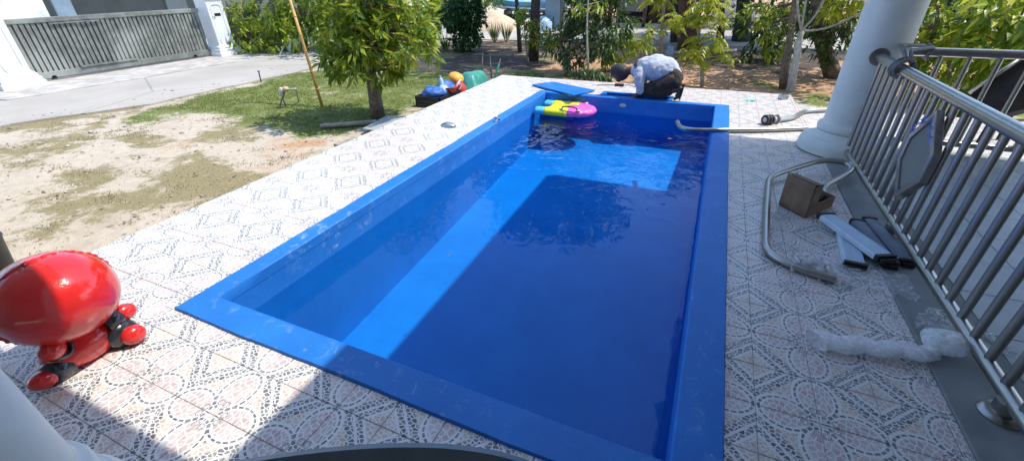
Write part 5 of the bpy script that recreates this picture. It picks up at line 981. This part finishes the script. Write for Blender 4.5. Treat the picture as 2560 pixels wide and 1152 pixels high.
def blades(name, label, c, n, h, seed):
    rng = np.random.default_rng(seed); a = rng.random(n) * 6.283; l_ = rng.uniform(.15, .5, n); d = np.stack([np.cos(a) * l_, np.sin(a) * l_, np.ones(n)], 1); p = np.array(c) + np.stack([np.cos(a), np.sin(a), np.zeros(n)], 1) * .05
    V, F_ = leaf_arrays(p, d, h * rng.uniform(.6, 1.1, n), np.full(n, .022), .12, rng); e = thing(name, c, label, 'plant', 'spiky plants at the road edge'); tag(raw_mesh('blades', V, F_, M['L_mid'], e), kind='stuff'); MB().lathe([(.05, -.02), (.04, .03), (.01, .05)], c, 8).build('root', M['bark'], e)
blades('spiky_plant', 'spiky grass plant at the road edge nearest the dark shrub', G(1237, 106, GZ), 60, .8, 1); blades('spiky_plant', 'spiky grass plant at the road edge left of the leaning trunk', G(1266, 104, GZ), 60, .75, 2); blades('spiky_plant', 'spiky grass plant beneath the yellow shrub', G(1115, 128, GZ), 50, .7, 3)
# ------------------------------------------------------------------ garden clutter left of the deck
vb = G(716, 268, GZ); sp_ = thing('standpipe', vb, 'grey garden standpipe with a tan valve in the grass', 'standpipe'); a1_ = PY(713, 226, vb.y); a2_ = PY(739, 222, vb.y + .05); a3 = G(747, 256, GZ)
MB().tube(smooth_path([vb, Vector((vb.x - .03, vb.y, GZ + .16)), a1_], .04), .017, 10).build('riser', M['carport'], sp_, smooth=True); MB().tube(smooth_path([a1_, a2_, a3], .03), .014, 10).build('bent_pipe', M['pvc'], sp_, smooth=True)
MB().ball(a1_ + Vector((.02, 0, .02)), (.055, .05, .042), 14, 10).build('valve', M['brass'], sp_, smooth=True); MB().ball(a1_ + Vector((-.09, .0, -.03)), (.05, .04, .075), 12, 8).build('cloth', M['pvc'], sp_, smooth=True); MB().tube([a1_ + Vector((-.03, 0, 0)), vb + Vector((-.17, .02, 0.0))], .010, 8).build('stay', M['carport'], sp_, smooth=True)
pg = G(653, 206, GZ); pgt = thing('garden_peg', pg, 'small dark peg standing at the roadside grass', 'peg'); MB().tube([pg, pg + Vector((.02, 0, .22))], .012, 8).build('stem', M['black'], pgt); MB().ball(pg + Vector((.02, 0, .225)), (.03, .03, .012), 10, 6).build('head', M['black'], pgt)
s0, s1_ = PX(696, 134, -11.6), PX(722, 88, -11.75); s0.z = GZ; tag(MB().tube([s0, s1_], .018, 8).build('leaning_stick', M['pvc'], smooth=True), 'thin pale stick leaning in the shrub across the road', 'stick')
wq = PX(738, 128, -11.9); wb = MB().lathe([(.16, GZ), (.20, GZ + .03), (.24, GZ + .30), (.26, GZ + .34), (.23, GZ + .36)], (wq.x, wq.y, 0), 20).build('white_planter', M['white'], smooth=True, auto=40); tag(wb, 'weathered white planter under the broad leafy tree', 'planter')
def plank(name, pts, th_, m, label, cat='board'):
    pts = [Vector(p) for p in pts]; o = MB().add([p - Vector((0, 0, th_)) for p in pts] + pts, [(3, 2, 1, 0), (4, 5, 6, 7), (0, 1, 5, 4), (1, 2, 6, 5), (2, 3, 7, 6), (3, 0, 4, 7)]).build(name, m, bevel=.003); tag(o, label, cat); return o
plank('grey_board', [G(906, 321, -.13), G(968, 288, -.13), Vector((DX0 - .012, G(1018, 290, -.03).y, -.03)), Vector((DX0 - .012, G(938, 326, -.03).y, -.03))], .016, M['board'], 'flat grey board propped against the deck by the mango trunk')
qa, qb = G(800, 312, GZ + .06), G(940, 301, GZ + .06); pd = (qb - qa).normalized(); ps = Vector((-pd.y, pd.x, 0)) * .05
plank('wood_plank', [qa - ps, qb - ps, qb + ps, qa + ps], .03, M['wood'], 'long weathered plank lying in the mango shade', 'plank')
qa, qb = G(838, 361, GZ + .12), G(889, 343, GZ + .12); pd = (qb - qa).normalized(); ps = Vector((-pd.y, pd.x, 0)) * .035
plank('wood_plank', [qa - ps, qb - ps, qb + ps, qa + ps], .05, M['wood'], 'short light plank beside the deck edge', 'plank')
# crate of bags and bottles
cc = G(1098, 258, GZ); cc.x = min(cc.x, DX0 - .32); crt = thing('plastic_crate', cc, 'dark plastic crate beside the deck holding blue bags', 'crate'); cw = MB(); hx_, hy_ = .24, .34
for zz in (.02, .075, .13): 
    for a in ((-hx_, hx_, -hy_, -hy_ + .02), (-hx_, hx_, hy_ - .02, hy_), (-hx_, -hx_ + .02, -hy_, hy_), (hx_ - .02, hx_, -hy_, hy_)): cw.bx(cc.x + a[0], cc.x + a[1], cc.y + a[2], cc.y + a[3], GZ + zz, GZ + zz + .045)
cw.bx(cc.x - hx_, cc.x + hx_, cc.y - hy_, cc.y + hy_, GZ + .005, GZ + .02)
for sx_ in (-1, 1):
    for k in range(5): cw.box((cc.x + sx_ * (hx_ - .012), cc.y - hy_ + .03 + k * .155, GZ + .09), (.028, .03, .165))
cw.build('basket', M['black'], crt)
def lump(name, c, r, m, label, cat, st=.06, seed=0):
    o = MB().ball(c, r, 24, 16).build(name, m, smooth=True); d_ = o.modifiers.new('d', 'DISPLACE'); t_ = bpy.data.textures.new(name, 'CLOUDS'); t_.noise_scale = .07 + .03 * seed; d_.texture = t_; d_.strength = st; d_.texture_coords = 'GLOBAL'; tag(o, label, cat); return o
top_z = GZ + .15
lump('bag', (cc.x - .02, cc.y - .10, top_z + .04), (.20, .20, .10), M['bluebag'], 'crumpled blue bag in the near end of the crate', 'bag', .10, 0); lump('bag', (cc.x + .03, cc.y + .22, top_z + .06), (.19, .17, .11), M['bluebag'], 'crumpled blue bag at the far end of the crate', 'bag', .10, 1)
lump('plastic_bag', (cc.x + .10, cc.y + .02, top_z + .06), (.09, .10, .09), M['paleblue'], 'pale plastic bag between the blue bags', 'bag', .05, 2)
bo_ = thing('water_bottle', (cc.x + .02, cc.y + .08, top_z + .10), 'pale blue plastic bottle standing among the blue bags', 'bottle'); MB().lathe([(.045, -.02), (.05, .0), (.05, .10), (.03, .14), (.018, .16)], (cc.x + .02, cc.y + .08, top_z + .10), 16).build('body', M['paleblue'], bo_, smooth=True); MB().lathe([(.02, .158), (.02, .18), (.017, .185)], (cc.x + .02, cc.y + .08, top_z + .10), 12).build('cap', M['pvc'], bo_, smooth=True)
rb = thing('red_bowl', (cc.x + .19, cc.y + .10, top_z + .0), 'red plastic bowl at the deck side of the crate', 'bowl'); MB().lathe([(.05, .0), (.09, .03), (.115, .09), (.12, .10), (.108, .098), (.08, .035), (.01, .01)], (cc.x + .19, cc.y + .10, top_z + .02), 20).build('shell', M['redp'], rb, smooth=True)
lump('red_cloth', (cc.x + .16, cc.y + .46, top_z - .02), (.10, .14, .14), M['redp'], 'red folded cloth between the crate and the orange bucket', 'cloth', .06, 1)
hoop = [(cc.x + .22 + .10 * math.cos(a) * .3, cc.y + .30 + .13 * math.sin(a) * .6 + .05 * math.cos(a), top_z + .06 + .12 * math.cos(a)) for a in np.linspace(0, 6.28, 20)]
tag(MB().tube(hoop, .012, 8).build('hose_ring', M['boatw'], smooth=True), 'white plastic ring leaning on the blue bags', 'ring')
# tipped orange bucket
kc2 = PX(1140, 196, DX0 - .40); bk_ = thing('orange_bucket', (kc2.x, kc2.y, GZ), 'tipped orange bucket with a pale side leaning on the tarpaulin', 'bucket'); axd = Vector((.38, -.05, .92)).normalized(); RT = axd.to_track_quat('Z', 'Y').to_matrix()
def lathe_rot(prof, c, Rm, seg=24):
    mb = MB(); mb.lathe(prof, (0, 0, 0), seg); mb.v = [tuple(Vector(c) + Rm @ Vector(v)) for v in mb.v]; return mb
lathe_rot([(.02, -.24), (.03, -.235), (.07, -.14), (.125, .0), (.12, .005), (.05, -.15)], kc2, RT).build('body', M['boatw'], bk_, smooth=True, auto=40); lathe_rot([(.127, -.02), (.138, -.015), (.138, .015), (.12, .055), (.07, .085), (.01, .095)], kc2, RT).build('lid', M['orange'], bk_, smooth=True)
MB().tube([Vector((kc2.x - .06, kc2.y + .02, GZ)), kc2 + Vector((-.04, .03, -.12))], .05, 10).build('foot', M['orange'], bk_)
hp_ = [kc2 + RT @ Vector((.137 * math.cos(a), .137 * math.sin(a), -.05 - .10 * math.sin(a))) for a in np.linspace(.2, 2.9, 10)]; MB().tube(hp_, .006, 6).build('handle', M['pvc'], bk_)
# covered machine with twin handles
tc = PX(1172, 212, DX0 - .42); mc = thing('covered_machine', (tc.x, tc.y, GZ), 'machine under a green tarpaulin with long twin handles', 'machine'); n = 11; V = []
for i in range(n + 1):
    for j in range(n + 1):
        u_, v_ = (i / n - .5) * 2, (j / n - .5) * 2; q = max(abs(u_), abs(v_)); hgt = .27 * (1 - max(0, (q - .55) / .45) ** 1.5) ; z = GZ + .012 + max(0, hgt * (.9 + .25 * math.sin(u_ * 2 + 1)) + (float(fbm(u_ * 3 + 7, v_ * 3)) - .5) * .20 * (q < .97)); ang_ = math.atan2(v_, u_); z += random.uniform(-.03, .03) * (q < .9); fold = 1 + .13 * math.sin(ang_ * 9) * q
        V.append((tc.x + u_ * .33 * fold, tc.y + v_ * .36 * fold, z))
MB().add(V, [(i * (n + 1) + j, (i + 1) * (n + 1) + j, (i + 1) * (n + 1) + j + 1, i * (n + 1) + j + 1) for i in range(n) for j in range(n)]).build('tarpaulin', M['tarp'], mc, smooth=True, subsurf=1)
ha, hb_ = PY(1207, 132, tc.y + .9), PY(1224, 134, tc.y + .9); hmid = Vector((0, 0, .02))
MB().tube(smooth_path([Vector((tc.x + .12, tc.y + .30, GZ + .20)), ha, hb_, Vector((tc.x + .34, tc.y + .30, GZ + .20))], .06), .014, 8).build('handle', M['black'], mc, smooth=True)
MB().tube([ha.lerp(hb_, .1), ha.lerp(hb_, .9)], .022, 10).build('grip', M['rubber'], mc, smooth=True)
g0 = G(1236, 198, GZ); g0.y = max(g0.y, DY1 + .05); g1 = PY(1247, 162, g0.y); gp = thing('green_pole', g0, 'short green pole standing behind the far left deck corner', 'pole'); MB().tube([g0, g1], .022, 10).build('shaft', M['greenp'], gp, smooth=True); MB().tube([g1, g1 + (g1 - g0).normalized() * .12], .008, 8).build('tip', M['pvc'], gp)
hs = [G(1822, 222, GZ + .02), G(1825, 205, GZ + .02), G(1850, 198, GZ + .02), G(1880, 190, GZ + .02)]; tag(MB().tube(smooth_path(hs, .2), .016, 8).build('garden_hose', M['hosem'], smooth=True), 'tan hose curving over the dirt beyond the far deck edge', 'hose')
tb_ = G(-22, 690, GZ); tb2 = thing('dark_tub', tb_, 'dark tub at the left picture edge behind the red toy', 'tub'); MB().lathe([(.12, 0), (.14, .02), (.17, .26), (.18, .28), (.165, .275), (.11, .03)], tb_, 20).build('shell', M['black'], tb2, smooth=True, auto=40); MB().lathe([(.15, .20), (.15, .24), (.03, .26)], tb_, 16).build('soil', M['bark'], tb2)

# ------------------------------------------------------------------ grass, litter
def scatter_in(x0, x1, y0, y1, n): return RNG.uniform(x0, x1, n), RNG.uniform(y0, y1, n)
gx_, gy_ = scatter_in(-11.5, -3.75, 1.2, 9.5, 260000); gx2, gy2 = scatter_in(-6, 6.3, 7.3, 10.5, 60000); ax_ = np.concatenate([gx_, gx2]); ay_ = np.concatenate([gy_, gy2])
ok = ~(((ax_ > DX0) & (ax_ < DX1) & (ay_ < DY1)) | ((ax_ > 0) & (ay_ < EXT[3])))
ax_, ay_ = ax_[ok], ay_[ok]; cgx, cdx, _ = cover(ax_, ay_); n2_ = fbm(ax_ * 7, ay_ * 7)
k1 = RNG.random(len(ax_)) < np.clip((cgx - .5) * 1.6, 0, .75) * (n2_ > .36); k2 = (~k1) & (RNG.random(len(ax_)) < np.clip((cdx - .6) * .45, 0, .22) * (n2_ > .45))
def gz_(x, y): return GZ + (fbm(x * 1.1, y * 1.1) - .5) * .05 + (fbm(x * 5, y * 5) - .5) * .02
for nm, kk, h, m_, lb in (('grass', k1, .045, 'L_grass', 'short green lawn grass around the mango tree'), ('dry_grass', k2, .026, 'L_drygrass', 'sparse dry grass on the sandy ground')):
    x, y = ax_[kk], ay_[kk]; n = len(x); a = RNG.random(n) * 6.283; ln = RNG.uniform(.2, 1.0, n); d = np.stack([np.cos(a) * ln, np.sin(a) * ln, np.ones(n)], 1); V, F_ = leaf_arrays(np.stack([x, y, gz_(x, y) - .004], 1), d, h * RNG.uniform(.5, 1.4, n), np.full(n, .007), .2)
    tag(raw_mesh(nm, V, F_, M[m_]), lb, kind='stuff')
lx, ly = np.concatenate([RNG.uniform(-10, -3.9, 380), RNG.uniform(-7.5, 3, 1600)]), np.concatenate([RNG.uniform(1.5, 8, 380), RNG.uniform(8.8, 14, 1600)]); ok = ~((lx > DX0 - .05) & (ly < DY1 + .05)); lx, ly = lx[ok], ly[ok]; n = len(lx); a = RNG.random(n) * 6.283
V, F_ = leaf_arrays(np.stack([lx, ly, gz_(lx, ly) + .012], 1), np.stack([np.cos(a), np.sin(a), RNG.uniform(-.05, .25, n)], 1), RNG.uniform(.03, .10, n), RNG.uniform(.012, .03, n), .05); tag(raw_mesh('fallen_leaves', V, F_, M['litter']), 'dry brown fallen leaves scattered over the ground', kind='stuff')

for k, (px, py) in enumerate(((1668, 346), (1420, 560), (1500, 480), (1615, 520), (1120, 640))):
    c = G(px, py, WZ + .004); a = k * 1.9; V, F_ = leaf_arrays(np.array([tuple(c)]), np.array([[math.cos(a), math.sin(a), .05]]), np.array([.07 if k == 0 else .035]), np.array([.035 if k == 0 else .018]), .02)
    tag(raw_mesh('floating_leaf', V, F_, M['litter']), ('tan leaf floating near the far handrail', 'small leaf floating at mid pool in the shade', 'small leaf floating at the shadow corner', 'small leaf floating towards the right pool wall', 'small leaf floating on the sunlit stripe')[k], 'leaf', 'leaves floating on the pool')

# pebbles and weed tufts on the sand
n = 900; x = RNG.uniform(-8.8, -3.85, n); y = RNG.uniform(.8, 5.5, n); r = RNG.uniform(.004, .014, n) * (1 + (RNG.random(n) < .04) * 1.6); o8 = np.array([[1, 0, 0], [0, 1, 0], [-1, 0, 0], [0, -1, 0], [0, 0, .7], [0, 0, -.7]], float); f8 = np.array([[0, 1, 4], [1, 2, 4], [2, 3, 4], [3, 0, 4], [1, 0, 5], [2, 1, 5], [3, 2, 5], [0, 3, 5]])
V = np.stack([x, y, gz_(x, y) + r * .3], 1)[:, None, :] + o8[None] * r[:, None, None] * RNG.uniform(.6, 1.3, (n, 6, 1)); F_ = (f8[None] + (np.arange(n) * 6)[:, None, None]).reshape(-1, 3)
tag(raw_mesh('pebbles', V.reshape(-1, 3), F_, M['slab']), 'small pale pebbles scattered over the sand', kind='stuff')
cx, cy = RNG.uniform(-9.5, -3.95, 110), RNG.uniform(1.0, 5.2, 110); x = np.repeat(cx, 45) + RNG.normal(0, .09, 110 * 45); y = np.repeat(cy, 45) + RNG.normal(0, .06, 110 * 45); k = x < DX0 - .03; x, y = x[k], y[k]; n = len(x); a = RNG.random(n) * 6.283; ln = RNG.uniform(.3, 1.2, n)
V, F_ = leaf_arrays(np.stack([x, y, gz_(x, y) - .004], 1), np.stack([np.cos(a) * ln, np.sin(a) * ln, np.ones(n)], 1), .04 * RNG.uniform(.5, 1.3, n), np.full(n, .007), .2); tag(raw_mesh('weed_tufts', V, F_, M['L_drygrass']), 'small dry weed tufts on the sandy yard', kind='stuff')
